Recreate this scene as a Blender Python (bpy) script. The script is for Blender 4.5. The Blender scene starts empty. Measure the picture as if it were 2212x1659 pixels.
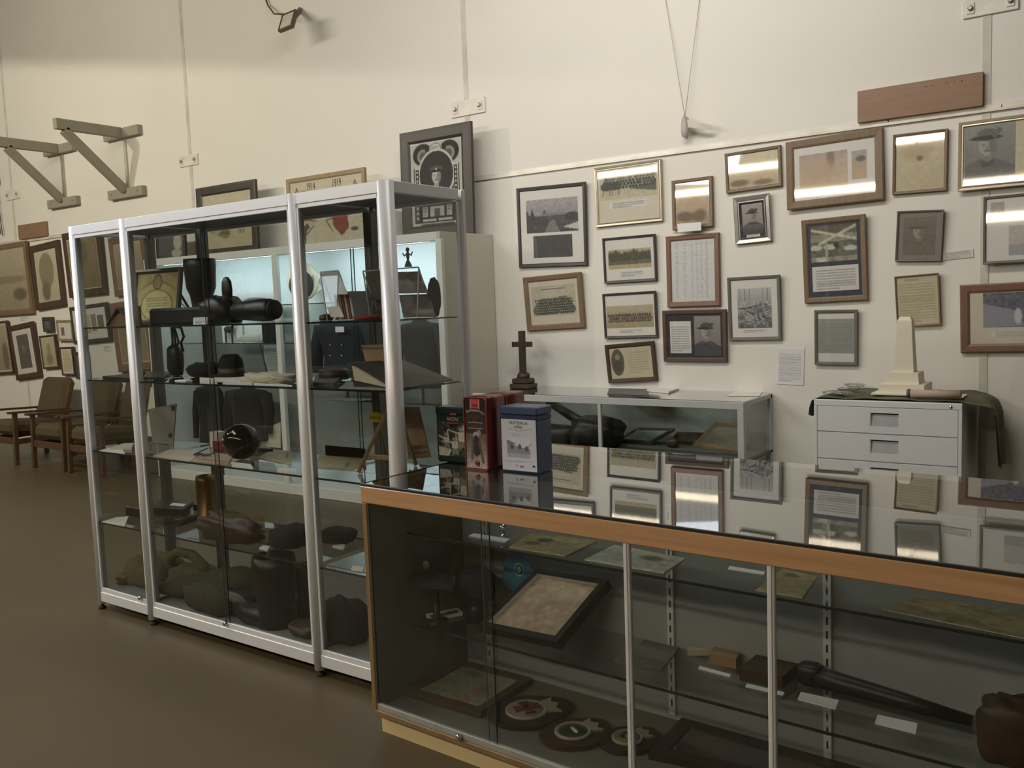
import bpy, math, random
import numpy as np
from mathutils import Vector, Matrix

C = bpy.context.scene.collection
RND = random.Random(7)
NPR = np.random.RandomState(5)
PI = math.pi

# ------------------------------------------------------------------ camera geometry (calibrated on the photograph, 2212 x 1659)
F_PX, PIT, YAW, ROL, CAMH = 1922.03, -.0907, -.6107, -.036, 1.56
_cy, _sy, _cp, _sp = math.cos(YAW), math.sin(YAW), math.cos(PIT), math.sin(PIT)
FW = Vector((_sy * _cp, _cy * _cp, _sp)); _rt = Vector((_cy, -_sy, 0)); _up = _rt.cross(FW)
_cr, _sr = math.cos(ROL), math.sin(ROL)
RT = _rt * _cr + _up * _sr; UP = _up * _cr - _rt * _sr
EYE = Vector((0, 0, CAMH))
def ray(u, v): return FW * F_PX + RT * (u - 1106) - UP * (v - 829.5)
def oy(u, v, Y): d = ray(u, v); return EYE + d * (Y / d.y)            # point of the vertical plane y = Y seen at a pixel
def oz(u, v, Z): d = ray(u, v); return EYE + d * ((Z - CAMH) / d.z)   # point of the level plane z = Z
def pxbox(u0, v0, u1, v1, Y):
    a = oy(u0, v1, Y); b = oy(u1, v0, Y); c = oy(u1, v1, Y)
    return a.x, c.x, min(a.z, c.z), b.z

WALL_Y = 5.7
# ------------------------------------------------------------------ colour and materials
def lin(c):
    c = c / 255.0
    return c / 12.92 if c <= .04045 else ((c + .055) / 1.055) ** 2.4
def L3(c): return (lin(c[0]), lin(c[1]), lin(c[2]))
MATS = {}
def mat(name, col, rough=.5, metal=0., var=.12, scale=8., bump=0., stretch=None, emit=None, spec=.5, coat=0., col2=None):
    if name in MATS: return MATS[name]
    m = bpy.data.materials.new(name); m.use_nodes = True
    N = m.node_tree.nodes; K = m.node_tree.links
    b = N['Principled BSDF']
    b.inputs['Roughness'].default_value = rough; b.inputs['Metallic'].default_value = metal
    b.inputs['Specular IOR Level'].default_value = spec
    if coat: b.inputs['Coat Weight'].default_value = coat; b.inputs['Coat Roughness'].default_value = .15
    tc = N.new('ShaderNodeTexCoord'); mp = N.new('ShaderNodeMapping')
    K.new(tc.outputs['Object'], mp.inputs['Vector'])
    if stretch: mp.inputs['Scale'].default_value = stretch
    nz = N.new('ShaderNodeTexNoise'); nz.inputs['Scale'].default_value = scale; nz.inputs['Detail'].default_value = 4
    K.new(mp.outputs['Vector'], nz.inputs['Vector'])
    cr = N.new('ShaderNodeValToRGB')
    a = L3(col); bb = L3(col2) if col2 else tuple(min(1, x * (1 + var)) for x in a)
    aa = a if col2 else tuple(x * (1 - var) for x in a)
    cr.color_ramp.elements[0].color = (*aa, 1); cr.color_ramp.elements[1].color = (*bb, 1)
    cr.color_ramp.elements[0].position = .3; cr.color_ramp.elements[1].position = .7
    K.new(nz.outputs['Fac'], cr.inputs['Fac']); K.new(cr.outputs['Color'], b.inputs['Base Color'])
    if bump:
        bp = N.new('ShaderNodeBump'); bp.inputs['Strength'].default_value = bump; bp.inputs['Distance'].default_value = .01
        K.new(nz.outputs['Fac'], bp.inputs['Height']); K.new(bp.outputs['Normal'], b.inputs['Normal'])
    if emit:
        b.inputs['Emission Color'].default_value = (*emit[0], 1); b.inputs['Emission Strength'].default_value = emit[1]
    MATS[name] = m; return m
def glass(name, tint=(1, 1, 1), gain=1.6, rough=.0, ior=1.5):
    """a thin pane: what lies behind shows through, both faces mirror by Fresnel"""
    if name in MATS: return MATS[name]
    m = bpy.data.materials.new(name); m.use_nodes = True
    N = m.node_tree.nodes; K = m.node_tree.links; N.clear()
    o = N.new('ShaderNodeOutputMaterial'); t = N.new('ShaderNodeBsdfTransparent'); g = N.new('ShaderNodeBsdfGlossy')
    t.inputs['Color'].default_value = (*tint, 1); g.inputs['Roughness'].default_value = rough
    lw = N.new('ShaderNodeLayerWeight'); lw.inputs['Blend'].default_value = .5
    pw = N.new('ShaderNodeMath'); pw.operation = 'POWER'; pw.inputs[1].default_value = 5; K.new(lw.outputs['Facing'], pw.inputs[0])
    fr = N.new('ShaderNodeMath'); fr.operation = 'MULTIPLY_ADD'; fr.inputs[1].default_value = .96; fr.inputs[2].default_value = .04
    K.new(pw.outputs[0], fr.inputs[0])
    mu = N.new('ShaderNodeMath'); mu.operation = 'MULTIPLY'; mu.inputs[1].default_value = gain; mu.use_clamp = True
    nz = N.new('ShaderNodeTexNoise'); nz.inputs['Scale'].default_value = 3
    ad = N.new('ShaderNodeMath'); ad.operation = 'MULTIPLY_ADD'; ad.inputs[1].default_value = .06; ad.inputs[2].default_value = .97
    m2 = N.new('ShaderNodeMath'); m2.operation = 'MULTIPLY'; m2.use_clamp = True
    x = N.new('ShaderNodeMixShader')
    K.new(fr.outputs[0], mu.inputs[0]); K.new(nz.outputs['Fac'], ad.inputs[0]); K.new(mu.outputs[0], m2.inputs[0]); K.new(ad.outputs[0], m2.inputs[1])
    K.new(m2.outputs[0], x.inputs[0]); K.new(t.outputs[0], x.inputs[1]); K.new(g.outputs[0], x.inputs[2]); K.new(x.outputs[0], o.inputs[0])
    MATS[name] = m; return m
def print_mat():
    if 'printed paper' in MATS: return MATS['printed paper']
    m = bpy.data.materials.new('printed paper'); m.use_nodes = True
    N = m.node_tree.nodes; K = m.node_tree.links; b = N['Principled BSDF']; b.inputs['Roughness'].default_value = .6
    b.inputs['Specular IOR Level'].default_value = .3
    at = N.new('ShaderNodeAttribute'); at.attribute_name = 'Col'
    nz = N.new('ShaderNodeTexNoise'); nz.inputs['Scale'].default_value = 60
    tc = N.new('ShaderNodeTexCoord'); K.new(tc.outputs['Object'], nz.inputs['Vector'])
    ad = N.new('ShaderNodeMath'); ad.operation = 'MULTIPLY_ADD'; ad.inputs[1].default_value = .2; ad.inputs[2].default_value = .9
    K.new(nz.outputs['Fac'], ad.inputs[0])
    vm = N.new('ShaderNodeVectorMath'); vm.operation = 'SCALE'
    K.new(at.outputs['Color'], vm.inputs[0]); K.new(ad.outputs[0], vm.inputs['Scale']); K.new(vm.outputs[0], b.inputs['Base Color'])
    MATS['printed paper'] = m; return m

# ------------------------------------------------------------------ mesh builder
class MB:
    def __init__(s): s.v = []; s.f = []; s.sm = []
    def add(s, vs, fs, M=None, smooth=False):
        o = len(s.v)
        s.v += [tuple(M @ Vector(p)) if M else tuple(p) for p in vs]
        s.f += [tuple(i + o for i in f) for f in fs]; s.sm += [smooth] * len(fs); return s
    def box(s, x0, x1, y0, y1, z0, z1, b=0., M=None):
        if x0 > x1: x0, x1 = x1, x0
        if y0 > y1: y0, y1 = y1, y0
        if z0 > z1: z0, z1 = z1, z0
        b = min(b, (x1 - x0) * .45, (y1 - y0) * .45, (z1 - z0) * .45)
        if b <= 0:
            vs = [(x, y, z) for z in (z0, z1) for x, y in ((x0, y0), (x1, y0), (x1, y1), (x0, y1))]
            return s.add(vs, [(3, 2, 1, 0), (4, 5, 6, 7), (0, 1, 5, 4), (1, 2, 6, 5), (2, 3, 7, 6), (3, 0, 4, 7)], M)
        vs = []; ix = {}
        for sx in (0, 1):
            for sy in (0, 1):
                for sz in (0, 1):
                    X, Y, Z = (x0, x1)[sx], (y0, y1)[sy], (z0, z1)[sz]
                    dx, dy, dz = b * (1 - 2 * sx), b * (1 - 2 * sy), b * (1 - 2 * sz)
                    for k, p in enumerate(((X, Y + dy, Z + dz), (X + dx, Y, Z + dz), (X + dx, Y + dy, Z))):
                        ix[sx, sy, sz, k] = len(vs); vs.append(p)
        fs = []
        for a in range(3):
            o1, o2 = [q for q in range(3) if q != a]
            for sa in (0, 1):
                f = []
                for q1, q2 in ((0, 0), (1, 0), (1, 1), (0, 1)):
                    k = [0, 0, 0]; k[a] = sa; k[o1] = q1; k[o2] = q2; f.append(ix[(*k, a)])
                fs.append(tuple(f))
        for a in range(3):
            o1, o2 = [q for q in range(3) if q != a]
            for q1 in (0, 1):
                for q2 in (0, 1):
                    k0 = [0, 0, 0]; k0[o1] = q1; k0[o2] = q2; k1 = list(k0); k1[a] = 1
                    fs.append((ix[(*k0, o1)], ix[(*k1, o1)], ix[(*k1, o2)], ix[(*k0, o2)]))
        for sx in (0, 1):
            for sy in (0, 1):
                for sz in (0, 1): fs.append(tuple(ix[sx, sy, sz, k] for k in range(3)))
        return s.add(vs, fs, M)
    def bar(s, p, q, w, h, b=0., up=(0, 0, 1)):
        p = Vector(p); q = Vector(q); d = q - p; l = d.length; d.normalize()
        x = d.cross(Vector(up))
        if x.length < 1e-4: x = d.cross(Vector((1, 0, 0)))
        x.normalize(); z = x.cross(d)
        M = Matrix(((x.x, d.x, z.x, p.x), (x.y, d.y, z.y, p.y), (x.z, d.z, z.z, p.z), (0, 0, 0, 1)))
        return s.box(-w / 2, w / 2, 0, l, -h / 2, h / 2, b, M)
    def tube(s, pts, r, n=8, cap=True):
        pts = [Vector(p) for p in pts]; vs = []; fs = []
        rr = r if isinstance(r, (list, tuple)) else [r] * len(pts)
        ref = None
        for i, p in enumerate(pts):
            d = (pts[min(i + 1, len(pts) - 1)] - pts[max(i - 1, 0)]).normalized()
            if ref is None: ref = d.orthogonal().normalized()
            ref = (ref - d * ref.dot(d)).normalized(); b2 = d.cross(ref)
            for k in range(n):
                a = 2 * PI * k / n; vs.append(p + (ref * math.cos(a) + b2 * math.sin(a)) * rr[i])
        for i in range(len(pts) - 1):
            for k in range(n):
                k2 = (k + 1) % n; fs.append((i * n + k, i * n + k2, (i + 1) * n + k2, (i + 1) * n + k))
        s.add(vs, fs, None, True)
        if cap:
            o = len(s.v) - len(vs)
            s.f += [tuple(o + k for k in reversed(range(n))), tuple(o + (len(pts) - 1) * n + k for k in range(n))]; s.sm += [False, False]
        return s
    def lathe(s, prof, n=24, M=None, smooth=True, sx=1., sy=1.):
        vs = []; fs = []
        for r, z in prof:
            for k in range(n):
                a = 2 * PI * k / n; vs.append((r * sx * math.cos(a), r * sy * math.sin(a), z))
        for i in range(len(prof) - 1):
            for k in range(n):
                k2 = (k + 1) % n; fs.append((i * n + k, i * n + k2, (i + 1) * n + k2, (i + 1) * n + k))
        fs.append(tuple(reversed(range(n)))); fs.append(tuple((len(prof) - 1) * n + k for k in range(n)))
        return s.add(vs, fs, M, smooth)
    def ell(s, c, r, nu=20, nv=12, M=None, pw=1., noise=0., seed=1, flat=None):
        """ellipsoid; pw < 1 squares it off, noise crumples it, flat cuts it level at that height"""
        rs = np.random.RandomState(seed); ph = rs.rand(6, 4) * 6.28; fr = rs.randint(1, 5, (6, 3))
        sg = lambda x: math.copysign(abs(x) ** pw, x)
        vs = []; fs = []
        for j in range(nv + 1):
            t = -PI / 2 + PI * j / nv
            for i in range(nu):
                a = 2 * PI * i / nu
                x, y, z = sg(math.cos(t)) * sg(math.cos(a)), sg(math.cos(t)) * sg(math.sin(a)), sg(math.sin(t))
                k = 1
                if noise:
                    k += noise * sum(math.sin(fr[q][0] * x * 2.2 + fr[q][1] * y * 2.2 + fr[q][2] * z * 2.2 + ph[q][0]) for q in range(6)) / 3
                z = c[2] + z * r[2] * k
                if flat is not None: z = max(z, flat)
                vs.append((c[0] + x * r[0] * k, c[1] + y * r[1] * k, z))
        for j in range(nv):
            for i in range(nu):
                i2 = (i + 1) % nu; fs.append((j * nu + i, j * nu + i2, (j + 1) * nu + i2, (j + 1) * nu + i))
        return s.add(vs, fs, M, True)
    def prism(s, poly, z0, z1, M=None, smooth=False):
        n = len(poly)
        vs = [(p[0], p[1], z0) for p in poly] + [(p[0], p[1], z1) for p in poly]
        s.add(vs, [tuple(reversed(range(n))), tuple(range(n, 2 * n))], M)
        o = len(s.v) - 2 * n
        for k in range(n):
            k2 = (k + 1) % n; s.f.append((o + k, o + k2, o + n + k2, o + n + k)); s.sm.append(smooth)
        return s
    def hexa(s, low, top):
        """eight-cornered solid from four lower and four upper points"""
        return s.add(list(low) + list(top), [(3, 2, 1, 0), (4, 5, 6, 7), (0, 1, 5, 4), (1, 2, 6, 5), (2, 3, 7, 6), (3, 0, 4, 7)])
    def quad(s, a, b, c, d): return s.add([a, b, c, d], [(0, 1, 2, 3)])
    def grid(s, fn, nu, nv, smooth=True):
        vs = [fn(i / nu, j / nv) for j in range(nv + 1) for i in range(nu + 1)]; w = nu + 1
        return s.add(vs, [(j * w + i, j * w + i + 1, (j + 1) * w + i + 1, (j + 1) * w + i) for j in range(nv) for i in range(nu)], None, smooth)
    def ring(s, w, h, prof, cx=0., cz=0.):
        """mitred picture-frame moulding in the local xz plane, its face towards -y; prof: (inset, y)"""
        vs = []; n = len(prof)
        for sx, sz in ((-1, -1), (1, -1), (1, 1), (-1, 1)):
            for i, y in prof: vs.append((cx + sx * (w / 2 - i), y, cz + sz * (h / 2 - i)))
        fs = []
        for c in range(4):
            c2 = (c + 1) % 4
            for k in range(n - 1): fs.append((c * n + k, c2 * n + k, c2 * n + k + 1, c * n + k + 1))
            fs.append((c * n + n - 1, c2 * n + n - 1, c2 * n, c * n))
        return s.add(vs, fs)
    def build(s, name, m, parent=None, label=None, col=None, kind=None):
        me = bpy.data.meshes.new(name); me.from_pydata([tuple(p) for p in s.v], [], s.f)
        me.polygons.foreach_set('use_smooth', s.sm); me.materials.append(m); me.update()
        o = bpy.data.objects.new(name, me); C.objects.link(o)
        if parent: o.parent = parent
        if label: o['label'] = label
        if kind: o['kind'] = kind
        return o
def tag(o, label, cat, group=None):
    o['label'] = label; o['category'] = cat
    if group: o['group'] = group
    return o
def thing(name, label, cat, loc=(0, 0, 0), rot=(0, 0, 0), group=None):
    o = bpy.data.objects.new(name, None); C.objects.link(o); o.location = loc; o.rotation_euler = rot
    o.empty_display_size = .1
    return tag(o, label, cat, group)
def struct(name, mb, m, parent=None): 
    o = mb.build(name, m, parent); o['kind'] = 'structure'; return o
def dup(root, loc=None, label=None):
    r = root.copy(); C.objects.link(r)
    if loc is not None: r.location = loc
    if label: r['label'] = label
    for ch in list(root.children):
        c = ch.copy(); C.objects.link(c); c.parent = r
        for g in list(ch.children):
            d = g.copy(); C.objects.link(d); d.parent = c
    return r

# ------------------------------------------------------------------ pictures: painted on a fine grid of coloured vertices
class Pic:
    def __init__(s, w, h, bg=(230, 226, 215), res=.006):
        s.w, s.h = w, h; s.nx = max(6, min(110, int(w / res))); s.ny = max(6, min(110, int(h / res)))
        s.a = np.ones((s.ny, s.nx, 3)) * np.array(bg, float)
        s.X, s.Y = np.meshgrid((np.arange(s.nx) + .5) / s.nx, (np.arange(s.ny) + .5) / s.ny); s.asp = w / h
    def put(s, m, c): m = np.clip(m, 0, 1)[..., None]; s.a = s.a * (1 - m) + np.array(c, float) * m; return s
    def rect(s, x0, y0, x1, y1, c): return s.put(((s.X >= x0) & (s.X <= x1) & (s.Y >= y0) & (s.Y <= y1)) * 1., c)
    def ell(s, cx, cy, rx, ry, c, soft=.15):
        d = np.sqrt(((s.X - cx) / rx) ** 2 + ((s.Y - cy) / ry) ** 2); return s.put((1 - d) / max(soft, 1e-3) + .5, c)
    def ring(s, cx, cy, rx, ry, t, c):
        d = np.sqrt(((s.X - cx) / rx) ** 2 + ((s.Y - cy) / ry) ** 2); return s.put((np.abs(d - 1) < t) * 1., c)
    def poly(s, pts, c, k=1.):
        inside = np.zeros(s.X.shape, bool); n = len(pts)
        for i in range(n):
            x0, y0 = pts[i]; x1, y1 = pts[(i + 1) % n]
            if y0 == y1: continue
            inside ^= ((s.Y < max(y0, y1)) & (s.Y >= min(y0, y1)) & (s.X < x0 + (s.Y - y0) * (x1 - x0) / (y1 - y0)))
        return s.put(inside * k, c)
    def line(s, x0, y0, x1, y1, t, c):
        dx, dy = (x1 - x0) * s.asp, y1 - y0; l2 = dx * dx + dy * dy + 1e-9
        q = np.clip((((s.X - x0) * s.asp) * dx + (s.Y - y0) * dy) / l2, 0, 1)
        d = np.hypot((s.X - x0) * s.asp - q * dx, s.Y - y0 - q * dy); return s.put((t - d) / t * 1.6, c)
    def grad(s, c0, c1, x0=0, y0=0, x1=1, y1=1):
        m = ((s.X >= x0) & (s.X <= x1) & (s.Y >= y0) & (s.Y <= y1)); t = np.clip((s.Y - y0) / (y1 - y0), 0, 1)[..., None]
        g = np.array(c0, float) * (1 - t) + np.array(c1, float) * t; s.a = np.where(m[..., None], g, s.a); return s
    def noise(s, amp, cell=3, x0=0, y0=0, x1=1, y1=1):
        k = NPR.randn(s.ny // cell + 2, s.nx // cell + 2); k = np.kron(k, np.ones((cell, cell)))[:s.ny, :s.nx]
        m = ((s.X >= x0) & (s.X <= x1) & (s.Y >= y0) & (s.Y <= y1)); s.a += (k * amp * m)[..., None]; return s
    def text(s, x0, y0, x1, y1, n, c, k=.55):
        """lines of print too small to read"""
        dy = (y1 - y0) / n
        for i in range(n):
            e = x1 - (0 if i < n - 1 else (x1 - x0) * .4)
            m = (np.abs(s.Y - (y0 + dy * (i + .5))) < max(dy * .28, .5 / s.ny)) & (s.X > x0) & (s.X < e)
            s.put(m * k * (.55 + .45 * (NPR.rand(s.ny, s.nx) > .25)), c)
        return s
    def crowd(s, x0, y0, x1, y1, rows, cols, dark, light):
        for r in range(rows):
            for q in range(cols):
                x = x0 + (x1 - x0) * (q + .5 + NPR.rand() * .3 + (r % 2) * .4) / (cols + .6); y = y0 + (y1 - y0) * (r + .5) / rows
                rx = (x1 - x0) / cols * .42; ry = (y1 - y0) / rows * .5
                d = np.array(dark) * (.75 + .5 * NPR.rand())
                s.ell(x, y + ry * .9, rx, ry * 1.1, d, .4); s.ell(x, y - ry * .25, rx * .5, ry * .42, light, .4)
        return s
    def soldier(s, cx, cy, k, hat, dark, mid, light, back=None):
        """head and shoulders: cx, cy the face centre, k the face half height"""
        kx = k / s.asp
        s.poly([(cx - kx * 3, 1), (cx - kx * 2.6, cy + k * 2.3), (cx - kx * .8, cy + k * 1.35), (cx + kx * .8, cy + k * 1.35), (cx + kx * 2.6, cy + k * 2.3), (cx + kx * 3, 1)], mid)
        s.rect(cx - kx * .42, cy + k * .7, cx + kx * .42, cy + k * 1.5, tuple(np.array(light) * .8))
        s.poly([(cx - kx * .6, cy + k * 1.3), (cx, cy + k * 1.75), (cx + kx * .6, cy + k * 1.3), (cx + kx * .5, cy + k * 2.1), (cx - kx * .5, cy + k * 2.1)], dark, .5)
        s.ell(cx, cy, kx * .78, k, light, .2)
        s.ell(cx + kx * .5, cy + k * .1, kx * .35, k * .8, tuple(np.array(light) * .72), .6)
        for e in (-.33, .33): s.ell(cx + e * kx, cy - k * .08, kx * .17, k * .09, tuple(np.array(dark) * .5 + np.array(light) * .5), .6)
        s.ell(cx, cy + k * .25, kx * .12, k * .2, tuple(np.array(light) * .8), .6); s.ell(cx, cy + k * .55, kx * .3, k * .08, tuple(np.array(dark) * 1.3), .6)
        if hat == 'slouch':
            s.ell(cx, cy - k * 1.05, kx * .95, k * .62, mid, .15); s.ell(cx - kx * .12, cy - k * .74, kx * 1.45, k * .24, dark, .2)
            s.poly([(cx + kx * .7, cy - k * .6), (cx + kx * 1.4, cy - k * 1.45), (cx + kx * .9, cy - k * 1.7), (cx + kx * .4, cy - k * .9)], mid)
        elif hat == 'cap':
            s.ell(cx, cy - k * 1.0, kx * 1.2, k * .42, mid, .15); s.ell(cx, cy - k * .72, kx * .85, k * .2, dark, .2); s.ell(cx, cy - k * .95, kx * .16, k * .16, light, .4)
        else: s.ell(cx, cy - k * .85, kx * .78, k * .35, dark, .2)
        return s
    def mesh(s, name, parent, M, label=None):
        """grid in the local xz plane facing -y, centred, mapped by M; or any callable (u, v) -> point"""
        nx, ny = s.nx, s.ny
        if callable(M): vs = [M(i / (nx - 1), j / (ny - 1)) for j in range(ny) for i in range(nx)]
        else: vs = [tuple(M @ Vector(((i / (nx - 1) - .5) * s.w, 0, (.5 - j / (ny - 1)) * s.h))) for j in range(ny) for i in range(nx)]
        fs = [(j * nx + i, (j + 1) * nx + i, (j + 1) * nx + i + 1, j * nx + i + 1) for j in range(ny - 1) for i in range(nx - 1)]
        me = bpy.data.meshes.new(name); me.from_pydata([tuple(p) for p in vs], [], fs)
        c = np.clip(s.a, 0, 255).reshape(-1, 3) / 255.; c = np.where(c <= .04045, c / 12.92, ((c + .055) / 1.055) ** 2.4)
        at = me.color_attributes.new('Col', 'FLOAT_COLOR', 'POINT')
        at.data.foreach_set('color', np.concatenate([c, np.ones((len(c), 1))], 1).astype(np.float32).ravel())
        me.materials.append(print_mat()); me.update()
        o = bpy.data.objects.new(name, me); C.objects.link(o); o.parent = parent
        if label: o['label'] = label
        return o

def letters(txt, size, m, parent, M, name='lettering', depth=.0004, align='CENTER', label=None, squash=1.):
    """raised lettering in the local xz plane facing -y"""
    cu = bpy.data.curves.new(name, 'FONT'); cu.body = txt; cu.size = size; cu.align_x = align; cu.align_y = 'CENTER'; cu.extrude = depth; cu.resolution_u = 3
    t = bpy.data.objects.new('tmp', cu); C.objects.link(t)
    me = bpy.data.meshes.new_from_object(t.evaluated_get(bpy.context.evaluated_depsgraph_get()))
    bpy.data.objects.remove(t)
    R = Matrix(((squash, 0, 0, 0), (0, 0, -1, 0), (0, 1, 0, 0), (0, 0, 0, 1)))
    me.transform(M @ R); me.materials.clear(); me.materials.append(m)
    o = bpy.data.objects.new(name, me); C.objects.link(o); o.parent = parent
    if label: o['label'] = label
    return o
def T(x=0, y=0, z=0): return Matrix.Translation((x, y, z))
# ================================================================== materials in use
WALLM = mat('painted concrete panel', (232, 228, 218), .75, var=.02, scale=1.3, bump=.02)
FLOORM = mat('worn brown concrete', (80, 70, 50), .45, var=.12, scale=.9, bump=.03)
CEILM = mat('grey steel roof sheet', (150, 146, 138), .7)
ALU = mat('satin aluminium', (232, 234, 240), .42, .28, var=.01, scale=30, stretch=(1, 1, .05))
ALUD = mat('grooved aluminium', (120, 122, 120), .45, .7, var=.25, scale=160, stretch=(1, 1, .001))
STEELW = mat('white enamelled steel', (222, 224, 226), .35, var=.02)
GREYW = mat('pale grey steel', (196, 199, 200), .45, var=.03)
CHROME = mat('polished steel', (220, 220, 220), .15, 1.)
TEAK = mat('orange brown timber band', (190, 148, 108), .38, var=.2, scale=14, stretch=(.12, 1.6, 3.2), coat=.3)
EDGEW = mat('dull brown edge timber', (130, 106, 70), .5, var=.15, scale=10, stretch=(3, 3, .3))
CREAM = mat('cream laminate', (214, 194, 150), .5, var=.04)
DARKP = mat('dark edge seal', (38, 40, 42), .4)
PANEL = mat('pale grey back panel', (160, 163, 166), .6, var=.03)
WOODD = mat('dark stained oak', (74, 56, 40), .45, var=.25, scale=12, stretch=(1, 1, 6))
WOODM = mat('mid brown timber', (124, 102, 78), .45, var=.15, scale=12, stretch=(6, 1, 1))
WOODL = mat('light oak', (150, 126, 92), .5, var=.15, scale=12, stretch=(6, 1, 1))
WOODBR = mat('dark brown moulding', (88, 70, 58), .45, var=.15, scale=12, stretch=(6, 1, 1))
WOODR = mat('reddish stained timber', (124, 92, 78), .45, var=.12, scale=12, stretch=(6, 1, 1))
BLACKW = mat('black painted timber', (64, 61, 60), .4, var=.08)
GILT = mat('silver gilt moulding', (196, 184, 160), .32, .6, var=.08)
SILV = mat('bright silver moulding', (200, 196, 190), .25, .85, var=.05)
GREYF = mat('grey painted timber', (104, 104, 98), .5)
MATW = mat('white mat board', (236, 233, 228), .8, var=.02)
MATC = mat('cream mat board', (224, 216, 198), .8, var=.03)
MATG = mat('grey mat board', (150, 144, 134), .8, var=.03)
MATN = mat('navy mat board', (70, 74, 92), .8, var=.05)
MATK = mat('charcoal mat board', (60, 60, 64), .8, var=.05)
SIGNM = mat('varnished sign timber', (142, 110, 86), .4, var=.1, scale=8, stretch=(.5, 1, 6))
GL_CASE = glass('case glass', (.80, .82, .81), 1.7)
GL_TOP = glass('counter top glass', (.72, .78, .77), 1.9)
GL_SHELF = glass('shelf glass', (.80, .85, .84), 1.5)
GL_EDGE = mat('green glass edge', (26, 40, 36), .15)
GL_VEDGE = mat('pale glass edge', (78, 92, 88), .15)
GL_PIC = glass('picture glass', (.97, .97, .96), 3.2, .035)
PAPER = mat('white paper', (226, 224, 216), .8, var=.03)
PAPERC = mat('aged cream paper', (202, 194, 170), .8, var=.06)
CARD = mat('white caption card', (236, 236, 236), .7, var=.02)
CARDB = mat('brown cardboard', (158, 128, 88), .8, var=.08)
LEATHK = mat('black leather', (14, 14, 15), .42, var=.3, scale=25, bump=.2)
LEATHB = mat('brown leather', (62, 45, 30), .5, var=.25, scale=18, bump=.2)
CANVAS = mat('khaki canvas', (92, 80, 54), .9, var=.2, scale=60, bump=.3)
CLOTHK = mat('dark wool cloth', (18, 20, 23), .95, var=.2, scale=50, bump=.2)
NAVY = mat('navy wool cloth', (27, 32, 44), .9, var=.15, scale=60, bump=.2)
BRASS = mat('tarnished brass', (112, 86, 50), .35, .9, var=.2)
RED = mat('red cloth', (150, 42, 36), .85, var=.15)
PLASTER = mat('cream painted plaster', (228, 222, 200), .6, var=.02)
OLIVE = mat('olive wool upholstery', (78, 67, 44), .95, var=.2, scale=90, bump=.3)
ARMW = mat('worn varnished beech', (84, 62, 42), .4, var=.2, scale=14, stretch=(1, 6, 1))
CAMO = mat('green camouflage cloth', (62, 68, 48), .9, var=.3, scale=9, bump=.2, col2=(104, 100, 80))
RUBBER = mat('black rubber', (18, 18, 18), .7)
BRKM = mat('grey painted bracket timber', (150, 146, 128), .7, var=.05)

# ================================================================== the room
struct('floor', MB().box(-16, 5, -7, WALL_Y, -.1, 0), FLOORM)
struct('wall_back', MB().box(-16, 5, WALL_Y, WALL_Y + .2, 0, 6), WALLM)
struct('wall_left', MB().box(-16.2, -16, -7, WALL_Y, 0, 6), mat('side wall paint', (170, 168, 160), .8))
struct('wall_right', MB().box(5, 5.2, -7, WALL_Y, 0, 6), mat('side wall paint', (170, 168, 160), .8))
struct('wall_front', MB().box(-16, 5, -7.2, -7, 0, 6), mat('far wall paint', (92, 90, 84), .8))
struct('ceiling', MB().box(-16, 5, -7, WALL_Y, 6, 6.1), CEILM)
# joints between the concrete panels
JOINT = mat('grey joint sealant', (208, 203, 190), .8)
for k, (u, v) in enumerate(((12, 250), (402, 200), (1004, 120), (2132, 90))):
    x = oy(u, v, WALL_Y).x
    struct('trim_%d' % (k + 1), MB().box(x - .022, x + .022, WALL_Y - .004, WALL_Y, 0, 6), JOINT)
# hanging rail: slim aluminium strip with a lip
rz = 2.527
r = MB(); r.box(-15.9, 4.9, WALL_Y - .006, WALL_Y, rz, rz + .036, .001); r.box(-15.9, 4.9, WALL_Y - .016, WALL_Y - .006, rz - .004, rz + .012, .001)
RAIL = struct('trim_5', r, mat('painted hanging rail', (226, 220, 206), .4, .2))
for u in (1918, 2162): 
    p = oy(u, 262 if u < 2000 else 228, WALL_Y - .006)
    MB().ell((p.x, WALL_Y - .007, rz + .02), (.007, .004, .009), 10, 6).build('screw', CHROME, RAIL)

# joint plates bolted over the panel joints
def joint_plate(u0, v0, u1, v1, label):
    x0, x1, z0, z1 = pxbox(u0, v0, u1, v1, WALL_Y - .01)
    cx, cz = (x0 + x1) / 2, (z0 + z1) / 2; w = x1 - x0; h = w * .36
    t = thing('joint_plate', label, 'metal plate', (cx, WALL_Y, cz), group='plates bolted over the wall joints')
    MB().box(-w / 2, w / 2, -.014, 0, -h / 2, h / 2, .002).build('plate', mat('white painted steel plate', (226, 220, 208), .5), t)
    for s in (-1, 1):
        m = MB(); m.box(s * w * .36 - h * .2, s * w * .36 + h * .2, -.02, -.014, -h * .3, h * .3, .001)
        w_ = m.build('washer', mat('white painted steel plate', (226, 220, 208), .5), t)
        b = MB(); b.lathe([(0, 0), (h * .15, 0), (h * .15, .01), (h * .09, .016), (0, .016)], 8, T(s * w * .36, -.02, 0) @ Matrix.Rotation(PI / 2, 4, 'X'), False)
        b.build('bolt', mat('grey bolt', (170, 166, 156), .4, .5), w_)
joint_plate(14, 405, 43, 430, 'white bolted plate on the wall joint above the small brown timber sign')
joint_plate(388, 328, 428, 357, 'white bolted plate on the wall joint between the timber brackets and the framed soldier')
joint_plate(975, 204, 1048, 245, 'white bolted plate on the wall joint directly above the tall framed soldier portrait')
joint_plate(2080, -28, 2200, 25, 'large white bolted plate on the joint above the long brown timber sign')

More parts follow.
